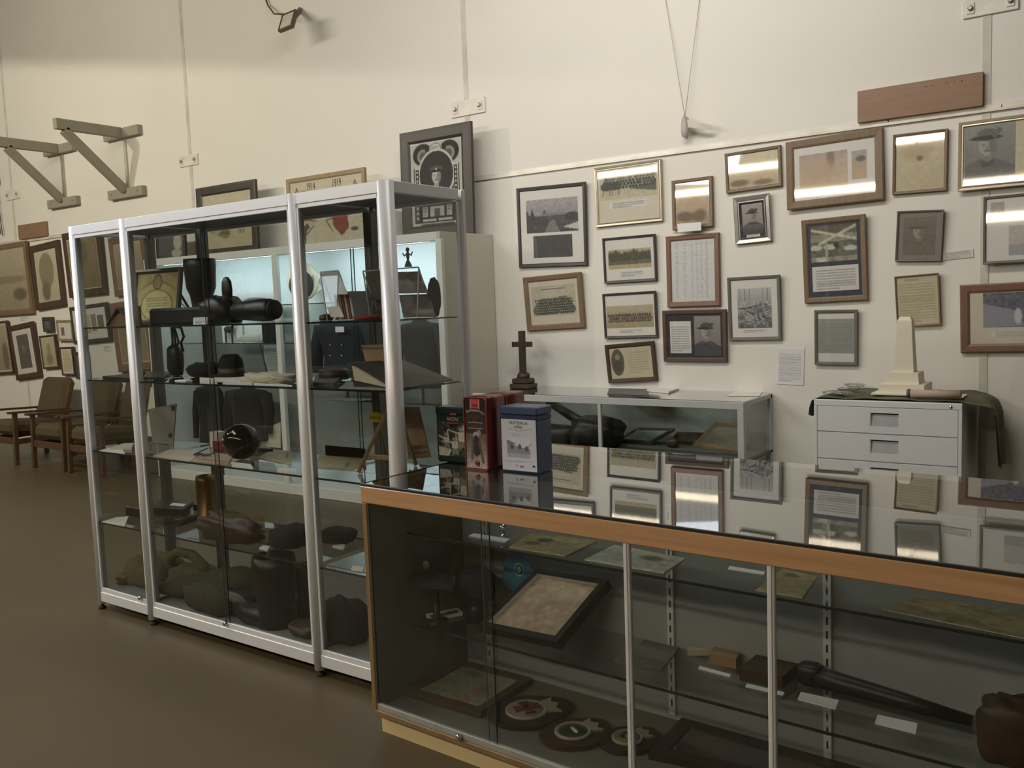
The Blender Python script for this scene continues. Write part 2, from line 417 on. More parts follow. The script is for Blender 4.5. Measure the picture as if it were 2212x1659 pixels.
# timber signs
def timber_sign(quad, label, words):
    P = [oy(u, v, WALL_Y - .03) for u, v in quad]
    x0 = (P[0].x + P[3].x) / 2; x1 = (P[1].x + P[2].x) / 2; z1 = (P[0].z + P[1].z) / 2; z0 = (P[2].z + P[3].z) / 2
    t = thing('timber_sign', label, 'sign', ((x0 + x1) / 2, WALL_Y, (z0 + z1) / 2)); w = x1 - x0; h = z1 - z0
    MB().box(-w / 2, w / 2, -.035, 0, -h / 2, h / 2, .002).build('board', SIGNM, t)
    # worn routed writing, a shade paler than the board
    m = MB(); rs = random.Random(3); x = words[0] * w
    while x < words[1] * w:
        lw = h * words[2] * rs.uniform(.35, .6); zc = h * words[3]; lh = h * words[2]
        for q in (0, 1):
            if rs.random() < .85: m.box(x + q * lw * .8, x + q * lw * .8 + lh * .09, -.0356, -.035, zc - lh / 2, zc + lh / 2)
        if rs.random() < .7: zz = zc + rs.choice((-.5, 0, .42)) * lh; m.box(x, x + lw * .8, -.0356, -.035, zz, zz + lh * .09)
        x += lw * 1.5
    m.build('lettering', mat('worn sign writing', (150, 118, 94), .6), t)
timber_sign([(1852, 199), (2123, 153), (2124, 229), (1853, 265)], 'long brown timber sign with worn writing, above the hanging rail', (.06, .4, .3, .18))
timber_sign([(39, 487), (98, 478), (101, 510), (41, 517)], 'small brown timber sign above the framed pictures over the armchairs', (-.4, .4, .3, .15))

# timber wall brackets
def wall_bracket(tip, top_l, top_r, bot_l, bot_r, label):
    a = oy(*top_l, WALL_Y - .06); b = oy(*top_r, WALL_Y - .06); c = oy(*bot_l, WALL_Y - .06); d = oy(*bot_r, WALL_Y - .06)
    zt = (a.z + b.z) / 2; zb = (c.z + d.z) / 2; x0 = (a.x + c.x) / 2; x1 = (b.x + d.x) / 2; xm = (x0 + x1) / 2
    dd = ray(*tip); tipp = EYE + dd * (xm / dd.x); ln = WALL_Y - tipp.y; w = x1 - x0
    t = thing('wall_bracket', label, 'bracket', (xm, WALL_Y, zb), group='timber brackets on the wall'); H = zt - zb
    MB().box(-w / 2, w / 2, -.06, 0, H - .05, H + .05, .003).build('upper_cleat', BRKM, t)
    MB().box(-w / 2, w / 2, -.06, 0, -.05, .05, .003).build('lower_cleat', BRKM, t)
    MB().box(-.035, .035, -ln, -.06, H - .05, H + .055, .003).build('arm', BRKM, t)
    MB().bar((0, -ln + .09, H - .05), (0, -.05, .03), .07, .085, .003, (0, 1, 1)).build('brace', BRKM, t)
    MB().box(-.02, .02, -.02, 0, .05, H - .05).build('upright', mat('pale upright timber', (196, 190, 172), .8), t)
    for s in (-1, 1): MB().ell((s * w * .38, -.06, 0), (.01, .005, .01), 8, 6).build('screw', GREYF, t)
wall_bracket((118, 270), (222, 297), (296, 278), (233, 425), (306, 408), 'grey timber bracket on the wall, the one nearer the showcase')
wall_bracket((-4, 312), (92, 328), (154, 316), (102, 442), (164, 432), 'grey timber bracket on the wall, the one above the small brown sign')
# dark things hanging at the very edge of the view
t = thing('wall_hook', 'dark iron hook with two thin wires, on the wall beyond the brackets', 'hook', (oy(-4, 385, WALL_Y).x, WALL_Y, oy(-4, 385, WALL_Y).z))
MB().box(-.06, .055, -.05, 0, -.09, .09, .01).build('hook_plate', BLACKW, t)
m = MB(); m.tube([(.0, -.03, -.09), (.02, -.03, -.4), (.05, -.03, -.72)], .006); m.tube([(-.05, -.03, -.09), (-.02, -.03, -.4), (.0, -.03, -.7)], .006); m.build('wires', BLACKW, t)

# floodlight on its arm
p = oy(621, 45, WALL_Y - .3)
# the lamp hangs out from the wall, its lens turned down towards the floor
t = thing('floodlight', 'small square floodlight with dark rim and cable, high on the wall', 'floodlight', p)
_u = (oy(641, 52, p.y) - oy(612, 64, p.y)).normalized(); _v = (oy(629, 30, p.y + .06) - oy(641, 52, p.y)); _v = (_v - _u * _u.dot(_v)).normalized(); _n = _u.cross(_v).normalized()
if _n.dot(EYE - p) < 0: _n = -_n
t.matrix_world = Matrix(((_u.x, -_n.x, _v.x, p.x), (_u.y, -_n.y, _v.y, p.y), (_u.z, -_n.z, _v.z, p.z), (0, 0, 0, 1)))
HB = mat('dark bronze housing', (84, 74, 50), .5)
MB().ring(.17, .17, [(0, .02), (0, -.012), (.008, -.016), (.014, 0)]).build('rim', HB, t)
MB().box(-.08, .08, .004, .035, -.08, .08, .01).build('housing', HB, t)
MB().box(-.074, .074, -.006, .004, -.074, .074).build('lens', mat('frosted lens', (206, 202, 186), .3), t)
_w = t.matrix_world.inverted() @ oy(648, 22, WALL_Y)
MB().bar((.02, .03, .04), tuple(_w), .03, .05, .004).build('mounting_arm', HB, t)
q = oy(572, -20, WALL_Y - .05); inv = t.matrix_basis.inverted() if False else None
tag(MB().tube([oy(566, -30, WALL_Y - .02), oy(578, 10, WALL_Y - .03), oy(592, 30, WALL_Y - .1), p + Vector((-.04, .03, .07))], .008).build('power_cable', mat('brown cable', (90, 80, 58), .6)), 'thin brown cable running down the wall to the floodlight', 'cable')

# little ornament on two strings
a = oy(1480, 275, WALL_Y - .05)
t = thing('hanging_ornament', 'tiny pale winged ornament hung on two strings', 'ornament', a)
m = MB(); m.ell((0, 0, 0), (.03, .025, .075), 12, 8, noise=.12)
m.build('body', mat('pale grey plastic', (178, 170, 164), .5), t)
m = MB(); m.grid(lambda u, v: (.02 + .17 * u, -.01 - .02 * math.sin(u * 3), .02 - .05 * u + (v - .5) * .05 * (1 - .5 * u)), 8, 4); m.build('wing', mat('pale wing', (206, 198, 186), .6), t)
for nm, (u, v) in (('string', (1436, -10)), ('string', (1512, -10))):
    e = oy(u, v, WALL_Y - .005) - a
    MB().tube([(0, 0, .07), tuple(e)], .0022, 5).build(nm, mat('fishing line', (190, 184, 170), .4), t)

# ================================================================== painters for the framed pictures
SEP = ((62, 54, 40), (120, 106, 80), (206, 190, 150))
GRY = ((46, 46, 48), (110, 110, 112), (206, 206, 206))
def pg_house(w, h):
    p = Pic(w, h); p.grad((172, 168, 172), (150, 146, 150), y1=.5).grad((84, 82, 84), (62, 60, 62), y0=.5)
    p.noise(5, 3).poly([(.0, .75), (.0, .3), (.08, .5), (.12, .25), (.17, .5), (.3, .55), (.36, .3), (.42, .55), (.42, .8)], (64, 62, 64))
    p.poly([(.3, .5), (.36, .42), (.74, .42), (.8, .5)], (128, 124, 128)).rect(.33, .5, .77, .58, (78, 76, 78)).ell(.88, .55, .14, .12, (60, 58, 60))
    p.poly([(.35, 1), (.48, .62), (.54, .62), (.66, 1)], (122, 118, 120)).poly([(.7, .85), (1, .72), (1, .95)], (205, 202, 204)); return p.noise(5, 2)
def pg_dark(w, h): return Pic(w, h, (66, 64, 66)).noise(4, 2)
def pg_troops(w, h):
    p = Pic(w, h, (198, 188, 160)); p.grad((176, 176, 164), (206, 194, 160)); p.crowd(.05, .12, .98, .62, 5, 16, (52, 58, 50), (120, 116, 98))
    for x in (.12, .28): p.ell(x, .55, .1, .14, (62, 66, 56)).rect(x - .07, .62, x - .05, .86, (66, 66, 56)).rect(x + .05, .62, x + .07, .84, (66, 66, 56))
    return p.poly([(.5, .68), (.98, .55), (.98, .84)], (70, 72, 58), .8).noise(6, 2)
def pg_rows(w, h):
    p = Pic(w, h, (176, 164, 130)); p.grad((190, 180, 148), (160, 146, 112)); p.crowd(.03, .3, .97, .72, 3, 18, (64, 60, 46), (140, 128, 100)); return p.rect(0, .74, 1, 1, (168, 154, 118)).noise(5, 2)
def pg_trees(w, h):
    p = Pic(w, h, (188, 178, 142))
    for k in range(14): p.ell(.06 + .068 * k, .42 + .05 * math.sin(k * 2.1), .05, .3 + .06 * math.sin(k), (70, 66, 50), .4)
    return p.rect(0, .58, 1, .78, (96, 90, 66)).rect(0, .78, 1, 1, (190, 172, 128)).noise(6, 2)
def pg_group(w, h):
    p = Pic(w, h, (196, 190, 160)); p.rect(.24, .05, .74, .4, (204, 198, 176)).rect(.22, .1, .76, .14, (90, 86, 70)).poly([(.0, .78), (.2, .42), (.8, .38), (1, .8), (.95, .92), (.05, .95)], (92, 92, 80))
    p.crowd(.06, .4, .94, .9, 6, 18, (56, 58, 54), (196, 190, 168)); return p.noise(6, 2)
def pg_battle(w, h):
    p = Pic(w, h, (150, 150, 152)); p.grad((206, 206, 206), (92, 92, 94)); p.noise(16, 3, y0=.35)
    for k in range(40): p.line(NPR.rand(), .35 + .6 * NPR.rand(), NPR.rand(), .4 + .6 * NPR.rand(), .01, (40, 40, 42) if k % 2 else (190, 190, 190))
    for k in range(7): p.line(.1 + .13 * k, .02, .1 + .13 * k, .32, .008, (120, 120, 120))
    return p
def pg_doc(bg=(226, 222, 208), ink=(120, 116, 110), n=22, head=True):
    def f(w, h):
        p = Pic(w, h, bg, .004)
        if head: p.text(.2, .04, .8, .11, 1, ink, .8)
        return p.text(.08, .14, .93, .95, n, ink).noise(2, 3)
    return f
def pg_hand(w, h):
    p = Pic(w, h, (226, 226, 226), .004)
    for k, x in enumerate((.12, .3, .47, .58, .68, .79)):
        for q in range(26): 
            y = .06 + .034 * q; p.line(x - .02 + .03 * NPR.rand(), y, x + .02 + .03 * NPR.rand(), y + .02 * NPR.rand(), .006, (150, 152, 160))
    return p.rect(.82, .04, .83, .96, (190, 190, 190))
def pg_oval(w, h):
    p = Pic(w, h, (216, 204, 168), .004); p.ell(.18, .47, .16, .44, (84, 80, 60), .06); p.ell(.18, .3, .06, .1, (150, 140, 110), .2).ell(.18, .6, .1, .2, (66, 64, 48), .3)
    return p.text(.42, .14, .93, .86, 9, (150, 138, 110), .4)
def pg_plane(w, h):
    p = Pic(w, h, (150, 146, 124)); p.rect(0, 0, 1, .25, (92, 84, 66)).rect(0, .45, 1, .85, (98, 98, 84))
    for x0, y0, x1, y1 in ((.05, .12, .95, .42), (.95, .08, .2, .5)): p.line(x0, y0, x1, y1, .05, (214, 208, 186))
    for x, y in ((.12, .6), (.42, .6), (.85, .66), (.25, .92)): p.ell(x, y, .14, .07, (210, 208, 192))
    p.rect(.33, .45, .38, .95, (176, 174, 150)).ell(.56, .55, .06, .08, (52, 48, 38)); return p.noise(10, 3)
def pg_fade(a, b, spots=()):
    def f(w, h):
        p = Pic(w, h, a); p.grad(a, b).noise(4, 4)
        for s in spots: p.ell(*s)
        return p
    return f
def pg_sold(hat, tones, bg, k=.14, cx=.5, cy=.36):
    def f(w, h): return Pic(w, h, bg, .0045).grad(bg, tuple(np.array(bg) * .8)).soldier(cx, cy, k, hat, *tones).noise(4, 2)
    return f
def pg_ship(w, h):
    p = Pic(w, h, (206, 198, 188)); p.rect(0, .62, 1, 1, (170, 172, 176)); p.poly([(.35, .62), (.42, .78), (.95, .78), (1, .6)], (96, 98, 102)).rect(.5, .48, .85, .62, (120, 122, 124)).rect(.62, .3, .66, .5, (110, 110, 112)); return p.noise(4, 2)
def pg_river(w, h):
    p = Pic(w, h, (96, 96, 112)); p.noise(12, 3).poly([(0, .3), (.4, .5), (.55, .95), (.0, 1)], (150, 150, 166)).ell(.46, .68, .05, .22, (210, 208, 212)).poly([(.55, .1), (1, .02), (1, .3), (.75, .25)], (176, 176, 186)); return p
def pg_honour(w, h):
    p = Pic(w, h, (184, 172, 120), .004); p.ell(.5, .2, .1, .14, (150, 128, 84), .3).ring(.5, .2, .1, .15, .15, (110, 90, 56))
    for s in (-1, 1):
        for q in range(6): p.line(.5 + s * .1, .2, .5 + s * (.2 + .05 * q), .08 + .06 * q, .01, (150, 110, 66))
    p.ell(.5, .68, .36, .3, (196, 190, 128), .1).ring(.5, .68, .37, .32, .04, (140, 112, 70)); return p.text(.25, .5, .75, .84, 6, (110, 100, 70), .5).noise(4, 2)

# ================================================================== the framed pictures on the wall
TUBE_Y, TUBE_Z = -1.8, 3.4
def glint_tilt(u, v):
    """lean that a hung picture needs for its glass to catch the ceiling tubes as the photograph shows"""
    P = oy(u, v, WALL_Y - .03); d = (P - EYE).normalized(); best = (9, 0)
    for k in range(-120, 121):
        t_ = k * .0015; n = Vector((0, -math.cos(t_), -math.sin(t_))); o = d - n * 2 * d.dot(n)
        if o.y < -.1:
            z = P.z + o.z / -o.y * (P.y - TUBE_Y); best = min(best, (abs(z - TUBE_Z), t_))
    return best[1]
def framed(name, label, cat, q, fw, fm, mm, prints, tilt=.035, glint=None, group=None, depth=.022, inner=True):
    if 'handwriting' in label: tilt = .004
    if glint: tilt = glint_tilt(*glint)
    hz = abs(q[3][1] - q[0][1]) / 560.
    y = WALL_Y - .006 - depth - abs(math.sin(tilt)) * hz
    P = [oy(u, v, y) for u, v in q]
    c = (P[0] + P[1] + P[2] + P[3]) / 4; ex = (P[1] - P[0] + P[2] - P[3]) / 2; ez = (P[0] - P[3] + P[1] - P[2]) / 2
    w, h = ex.length, ez.length; rl = (math.atan2(ex.z, ex.x) + math.atan2(-ez.x, ez.z)) / 2
    c.y = WALL_Y - .004 - depth / 2 - abs(math.sin(tilt)) * h / 2
    t = thing(name, label, cat, c, (tilt, -rl, 0), group)
    a, b = -depth / 2, depth / 2
    MB().ring(w, h, [(0, b), (0, a + .004), (fw * .15, a), (fw * .75, a + .002), (fw, a + .008), (fw, b)]).build('frame', fm, t)
    if fm in (SILV, GILT): MB().ring(w - fw * 1.9, h - fw * 1.9, [(0, a + .006), (0, a + .001), (.006, a), (.008, a + .008)]).build('inner_lip', fm, t)
    iw, ih = w - 2 * fw + .004, h - 2 * fw + .004
    MB().box(-iw / 2, iw / 2, a + .010, a + .013, -ih / 2, ih / 2).build('mat_board', mm, t)
    for pr in prints:
        fn, x0, y0, x1, y1 = pr[:5]
        pw, ph = iw * (x1 - x0), ih * (y1 - y0)
        pc = fn(pw, ph); pc.a = pc.a * .84 + 36          # old prints: veil of haze mixed into the colours, contrast lowered
        pc.mesh(pr[5] if len(pr) > 5 else 'photograph', t, T(iw * ((x0 + x1) / 2 - .5), a + .0094, ih * (.5 - (y0 + y1) / 2)))
    MB().quad((-iw / 2, a + .006, -ih / 2), (iw / 2, a + .006, -ih / 2), (iw / 2, a + .006, ih / 2), (-iw / 2, a + .006, ih / 2)).build('glass_pane', GL_PIC, t)
    # hanging cord up to the rail
    return t
FP = 'framed_picture'
GP = 'framed pictures hung on the long wall'
PH, TX = 'photograph', 'printed_text'
txt = lambda n: pg_doc((232, 229, 222), (120, 118, 122), n, False)
FR = [
 ('black framed photo of a house and drive above a plain dark photo', 'framed photograph', [(1115, 406), (1264, 394), (1267, 573), (1119, 579)], .028, BLACKW, MATW, [(pg_house, .1, .13, .92, .58), (pg_dark, .2, .62, .82, .92)], None),
 ('silver gilt framed photo of mounted troops with caption below', 'framed photograph', [(1281, 362), (1425, 344), (1432, 478), (1286, 490)], .02, GILT, MATC, [(pg_troops, .05, .03, .97, .57), (txt(3), .2, .62, .8, .74, TX)], (1400, 372)),
 ('brown framed print with a card tag on its lower edge', 'framed print', [(1449, 390), (1536, 380), (1541, 489), (1452, 497)], .026, WOODM, MATC, [(pg_fade((224, 204, 172), (176, 152, 122), ((.3, .8, .3, .12, (120, 98, 78), .5), (.7, .8, .2, .15, (120, 98, 78), .5), (.5, .5, .2, .2, (196, 170, 138), .8))), .02, .02, .98, .98)], (1490, 422)),
 ('brown framed print mostly lost in lamp glare, above the silver frame', 'framed print', [(1564, 331), (1684, 314), (1690, 402), (1568, 417)], .022, WOODM, MATC, [(pg_fade((228, 214, 182), (206, 186, 150), ((.2, .85, .2, .1, (130, 112, 90), .6), (.7, .9, .2, .08, (140, 120, 96), .6))), .03, .03, .97, .97)], (1625, 366)),
 ('small silver framed portrait of a soldier in a slouch hat', 'framed portrait', [(1582, 428), (1661, 417), (1667, 521), (1588, 528)], .034, SILV, MATK, [(pg_sold('slouch', ((40, 36, 38), (70, 62, 62), (170, 156, 150)), (176, 164, 160), .14, .5, .4), .12, .08, .88, .9), (txt(2), .25, .88, .75, .97, TX)], None),
 ('largest brown framed print, with lamp glare along its lower part', 'framed print', [(1695, 307), (1906, 274), (1910, 431), (1700, 454)], .05, WOODM, MATW, [(pg_fade((190, 170, 160), (226, 196, 160), ((.65, .2, .08, .3, (140, 128, 120), .6), (.4, .5, .3, .3, (206, 176, 150), .8))), .07, .15, .67, .8), (pg_fade((180, 170, 160), (206, 180, 150), ((.6, .3, .3, .1, (110, 106, 104), .5), (.5, .8, .3, .15, (214, 176, 140), .5))), .72, .2, .9, .72)], (1810, 415)),
 ('slim framed yellowed drawing with lamp glare across its top', 'framed drawing', [(1928, 291), (2048, 277), (2044, 411), (1927, 421)], .018, WOODM, MATC, [(pg_fade((224, 210, 176), (212, 196, 158), ((.4, .3, .3, .15, (200, 182, 144), .8), (.5, .42, .07, .05, (130, 116, 94), .5))), .03, .03, .97, .97)], (1985, 308)),
 ('wide gilt framed portrait drawing of a soldier in a slouch hat', 'framed portrait', [(2071, 267), (2335, 226), (2336, 392), (2067, 411)], .02, GILT, MATC, [(pg_sold('slouch', ((66, 66, 66), (112, 112, 110), (178, 172, 162)), (158, 158, 152), .19, .45, .4), .03, .03, .48, .86), (pg_fade((222, 212, 182), (226, 210, 176), ((.4, .3, .14, .16, (150, 140, 116), .4),)), .5, .03, .98, .97)], (2120, 402)),
 ('brown framed photo of an aircraft with a page of text below', 'framed photograph', [(1731, 477), (1869, 461), (1874, 649), (1736, 655)], .034, WOODM, MATN, [(pg_plane, .06, .03, .93, .52), (txt(8), .07, .58, .94, .92, TX)], None),
 ('slim framed faded brown portrait of a soldier, hung crooked', 'framed portrait', [(1938, 457), (2039, 451), (2032, 565), (1932, 564)], .012, GREYF, MATG, [(pg_sold('slouch', ((92, 84, 74), (116, 106, 92), (168, 154, 134)), (124, 114, 100), .16, .48, .4), .12, .1, .88, .9)], None),
 ('grey framed picture of a ship with lamp glare across it', 'framed photograph', [(2123, 429), (2340, 400), (2344, 566), (2123, 565)], .016, GREYF, MATW, [(pg_ship, .25, .45, .9, .92), (pg_fade((190, 180, 170), (170, 160, 150)), .05, .06, .2, .28)], (2170, 474)),
 ('black framed brown panorama of a tree lined field with caption', 'framed photograph', [(1300, 515), (1414, 505), (1418, 607), (1304, 612)], .018, BLACKW, MATW, [(pg_trees, .06, .25, .94, .72), (txt(3), .28, .78, .78, .92, TX)], None),
 ('reddish framed page of handwriting in upright columns', 'framed document', [(1437, 511), (1552, 502), (1555, 661), (1441, 664)], .036, WOODR, MATW, [(pg_hand, .0, .0, 1., 1., 'handwritten_page')], None),
 ('wide oak framed sepia group photo below a pale building', 'framed photograph', [(1128, 600), (1254, 587), (1263, 711), (1138, 713)], .042, WOODM, MATC, [(pg_group, .06, .12, .94, .8)], None),
 ('black framed brown photo of long seated rows of men', 'framed photograph', [(1300, 635), (1416, 628), (1419, 729), (1305, 732)], .018, BLACKW, MATW, [(pg_rows, .02, .26, .97, .8), (txt(2), .25, .83, .75, .93, TX)], None),
 ('brown framed certificate with an oval portrait, hung lowest', 'framed certificate', [(1304, 744), (1411, 738), (1420, 824), (1314, 827)], .03, WOODD, MATC, [(pg_oval, .02, .02, .98, .98, 'certificate')], None),
 ('brown framed portrait of a soldier beside a white text card', 'framed portrait', [(1429, 671), (1568, 668), (1570, 784), (1433, 780)], .03, WOODBR, MATK, [(pg_sold('slouch', ((40, 40, 44), (64, 64, 68), (172, 162, 154)), (150, 142, 140), .15, .45, .42), .5, .05, .96, .95), (txt(11), .06, .16, .44, .9, TX)], None),
 ('dark framed battlefield photo in a deep white mat', 'framed photograph', [(1570, 600), (1684, 593), (1687, 735), (1574, 736)], .022, GREYF, MATW, [(pg_battle, .14, .15, .87, .84), (txt(2), .22, .87, .76, .92, TX)], None),
 ('slim framed yellow certificate behind the white obelisk', 'framed certificate', [(1930, 597), (2026, 590), (2033, 703), (1938, 706)], .01, WOODM, MATC, [(pg_doc((214, 204, 168), (160, 148, 112), 14), .0, .0, 1., 1., 'certificate')], None),
 ('grey framed faded typed letter above the filing cabinet', 'framed document', [(1758, 670), (1852, 669), (1851, 790), (1759, 788)], .02, GREYF, MATW, [(pg_doc((158, 158, 150), (128, 128, 122), 16, False), .0, .12, 1., .82, 'typed_letter')], None),
 ('red timber framed photo of a rocky river bank', 'framed photograph', [(2072, 617), (2336, 601), (2340, 766), (2075, 757)], .05, WOODR, MATC, [(pg_river, .14, .02, .9, .68), (txt(3), .22, .76, .8, .86, TX)], None),
]
for lab, cat, q, fw, fm, mm, prints, gl in FR:
    framed(FP, lab, cat, q, fw, fm, mm, prints, glint=gl, group=GP)
G2 = 'framed pictures hung above the armchairs'
FL = [
 ('large brown framed landscape print, the one cut by the picture edge', 'framed print', [(-45, 534), (54, 523), (71, 679), (-30, 684)], .07, WOODM, MATC, [(pg_fade((198, 184, 148), (156, 140, 106), ((.5, .5, .5, .06, (140, 120, 84), .5), (.8, .75, .15, .1, (80, 66, 46), .5))), .0, .0, 1, 1)]),
 ('brown framed arched portrait above the small photos', 'framed portrait', [(61, 530), (119, 522), (143, 663), (77, 668)], .085, WOODD, MATC, [(pg_fade((214, 206, 174), (196, 184, 150), ((.5, .4, .36, .36, (140, 122, 82), .1), (.4, .8, .2, .2, (100, 84, 56), .4))), .04, .02, .96, .98)]),
 ('dark framed portrait seen through the narrow end bay', 'framed portrait', [(130, 500), (214, 497), (227, 636), (151, 642)], .08, WOODD, MATC, [(pg_fade((150, 130, 88), (120, 96, 60), ((.4, .3, .25, .25, (96, 80, 54), .5),)), .02, .02, .98, .98)]),
 ('dark framed picture seen past the showcase post beside the white cabinet', 'framed picture', [(232, 513), (308, 504), (322, 632), (247, 641)], .08, WOODR, MATC, [(pg_fade((176, 160, 120), (140, 120, 84)), .02, .02, .98, .98)]),
 ('black framed display of several small photos behind the showcase', 'framed photographs', [(148, 661), (228, 656), (238, 739), (159, 742)], .045, BLACKW, MATW, [(pg_fade((200, 190, 150), (190, 176, 130)), .18, .2, .52, .8), (pg_fade((150, 140, 120), (140, 128, 108)), .55, .2, .7, .75), (pg_fade((110, 100, 84), (100, 92, 76)), .74, .25, .92, .7)]),
 ('tall reddish framed print behind the showcase, reaching lowest', 'framed print', [(233, 652), (316, 648), (334, 800), (257, 802)], .09, WOODR, MATC, [(pg_fade((120, 104, 74), (150, 130, 90), ((.5, .5, .12, .45, (90, 76, 54), .4),)), .02, .02, .98, .98)]),
 ('slim framed brown photo above the first armchair', 'framed photograph', [(-32, 697), (14, 694), (27, 806), (-18, 811)], .03, WOODD, MATC, [(pg_fade((196, 176, 130), (150, 126, 84), ((.8, .7, .15, .3, (90, 74, 50), .5),)), .05, .04, .95, .96)]),
 ('brown framed dark portrait in a white mat', 'framed portrait', [(16, 702), (67, 699), (89, 817), (34, 819)], .07, WOODD, MATW, [(pg_sold('cap', ((40, 32, 26), (60, 48, 38), (120, 100, 80)), (62, 50, 40), .13, .5, .38), .2, .12, .8, .88)]),
 ('tiny black framed portrait, smallest of the wall', 'framed portrait', [(90, 686), (110, 684), (112, 716), (92, 718)], .045, BLACKW, MATK, [(pg_sold('none', ((40, 36, 30), (70, 62, 50), (130, 116, 96)), (70, 62, 52), .17, .5, .4), .05, .05, .95, .95)]),
 ('slim framed yellowed photo of a standing figure', 'framed photograph', [(83, 725), (117, 723), (125, 796), (93, 797)], .025, WOODD, MATC, [(pg_fade((206, 194, 156), (186, 172, 132), ((.5, .4, .14, .2, (160, 138, 92), .5), (.5, .75, .25, .2, (140, 120, 80), .4))), .03, .03, .97, .97)]),
 ('small pale framed picture in a wide white mat', 'framed picture', [(120, 692), (154, 691), (156, 737), (124, 737)], .03, WOODL, MATW, [(pg_fade((90, 84, 72), (100, 92, 78)), .2, .3, .45, .8)]),
 ('small narrow framed document, lowest of the little frames', 'framed document', [(126, 750), (156, 749), (159, 811), (134, 812)], .025, WOODD, MATW, [(pg_doc((220, 206, 160), (170, 156, 116), 10), .08, .06, .92, .94, 'document')]),
 ('dark narrow framed photo hidden behind the showcase end post', 'framed photograph', [(159, 761), (186, 760), (190, 819), (163, 820)], .03, BLACKW, MATK, [(pg_dark, .1, .1, .9, .9)]),
]
for lab, cat, q, fw, fm, mm, prints in FL:
    framed(FP, lab, cat, q, fw, fm, mm, prints, tilt=.03 if 'arched' not in lab else glint_tilt(102, 548), group=G2, depth=.04)
# loose sheets and tags pinned to the wall
def wall_sheet(name, label, cat, q, n, m=CARD, bg=(226, 224, 222)):
    P = [oy(u, v, WALL_Y - .004) for u, v in q]; c = sum(P, Vector()) / 4; ex = (P[1] - P[0] + P[2] - P[3]) / 2; ez = (P[0] - P[3] + P[1] - P[2]) / 2
    w, h = ex.length, ez.length
    o = tag(MB().box(-w / 2, w / 2, -.001, .001, -h / 2, h / 2).build(name, m), label, cat); o.location = c; o.rotation_euler = (0, -math.atan2(ex.z, ex.x), 0)
    pg_doc(bg, (150, 146, 150), n, False)(w * .92, h * .92).mesh('printed_text', o, T(0, -.0015, 0))
wall_sheet('information_sheet', 'white typed sheet pinned beside the grey framed letter', 'sheet of paper', [(1679, 750), (1738, 752), (1735, 832), (1676, 829)], 18)
wall_sheet('caption_tag', 'small white caption tag beside the crooked faded portrait', 'caption tag', [(2036, 545), (2102, 537), (2102, 556), (2036, 562)], 3, bg=(214, 206, 194))
wall_sheet('information_sheet', 'narrow white sheet hung under the large landscape print', 'sheet of paper', [(41, 649), (61, 648), (60, 697), (40, 698)], 9)
wall_sheet('caption_tag', 'tiny white tag below the black framed small photos', 'caption tag', [(222, 746), (237, 745), (238, 758), (223, 759)], 2)
p = oy(1490, 491, WALL_Y - .05)
tag(MB().box(p.x - .085, p.x + .085, WALL_Y - .06, WALL_Y - .054, p.z - .028, p.z + .028, .001).build('caption_tag', CARD), 'white card tag on the lower edge of the glaring brown frame', 'caption tag')
# ================================================================== tall three-bay glass showcase
X0, X1, X2, X3, YC, DC, HT = -4.551, -4.049, -2.823, -2.295, 2.508, .479, 2.035
ZS = (1.5125, 1.239, .862, .478); ZD = .118
SC = thing('glass_showcase', 'tall three-bay aluminium showcase with clear glass shelves', 'display case', (X2, YC, 0), (0, 0, -.0077))
xs = [X0 - X2, X1 - X2, 0, X3 - X2]; PWD = .046
def post_poly(end):
    """outline of a post: rounded nose to the front, fully rounded outer corner on the end posts"""
    r_ = PWD * .5; p = []
    if end == 0: p = [(-.0, 0)] ; 
    for k in range(9):
        a = PI + PI * k / 8; p.append((r_ + r_ * math.cos(a), .016 + .022 * math.sin(a)))
    if end == 0: p = p[1:]
    return p + [(PWD, PWD), (0, PWD)]
def corner_poly(sgn):
    r_ = PWD; p = [(0, PWD), (0, 0)]
    p = [(0, PWD), (0, .002)] + [(PWD * .35 + PWD * .65 * math.sin(a), PWD * .65 - PWD * .65 * math.cos(a)) for a in (k * PI / 16 for k in range(9))] + [(PWD, PWD)]
    p = [(q[0] - .0, q[1]) for q in p]
    if sgn < 0: p = [(PWD - q[0], q[1]) for q in p][::-1]
    return p
for k, x in enumerate(xs):
    px = x if k == 0 else x - PWD if k == 3 else x - PWD / 2
    poly = corner_poly(-1 if k == 0 else 1) if k in (0, 3) else post_poly(1)
    po = MB().prism(poly, .03, HT, T(px, 0, 0), True).build('post', ALU, SC)
    po.data.polygons.foreach_set('use_smooth', [len(f.vertices) == 4 for f in po.data.polygons])
    g = MB()
    for q in range(5): g.box(px + .004 + q * .008, px + .009 + q * .008, PWD, PWD + .004, .06, HT - .06)
    g.box(px + .002, px + PWD - .002, PWD * .8, PWD + .001, .05, HT - .05); g.build('groove', ALUD, po)
    # rear post, grooved on the faces the case shows
    pz = PWD if k < 3 else .022; px = px if k < 3 else x - pz
    g = MB(); g.box(px, px + pz, DC - pz, DC, .03, HT, .003)
    for q in range(5 if k < 3 else 1): g.box(px + .004 + q * .008, px + .009 + q * .008, DC - pz - .003, DC - PWD, .06, HT - .05)
    g.build('rear_post', ALUD if k < 3 else ALU, SC)
    for y in (.022, DC - .022):
        MB().lathe([(.008, .03), (.008, .016), (.017, .012), (.02, 0), (0, 0)][::-1], 14, T(px + PWD / 2, y, 0)).build('foot', RUBBER, SC)
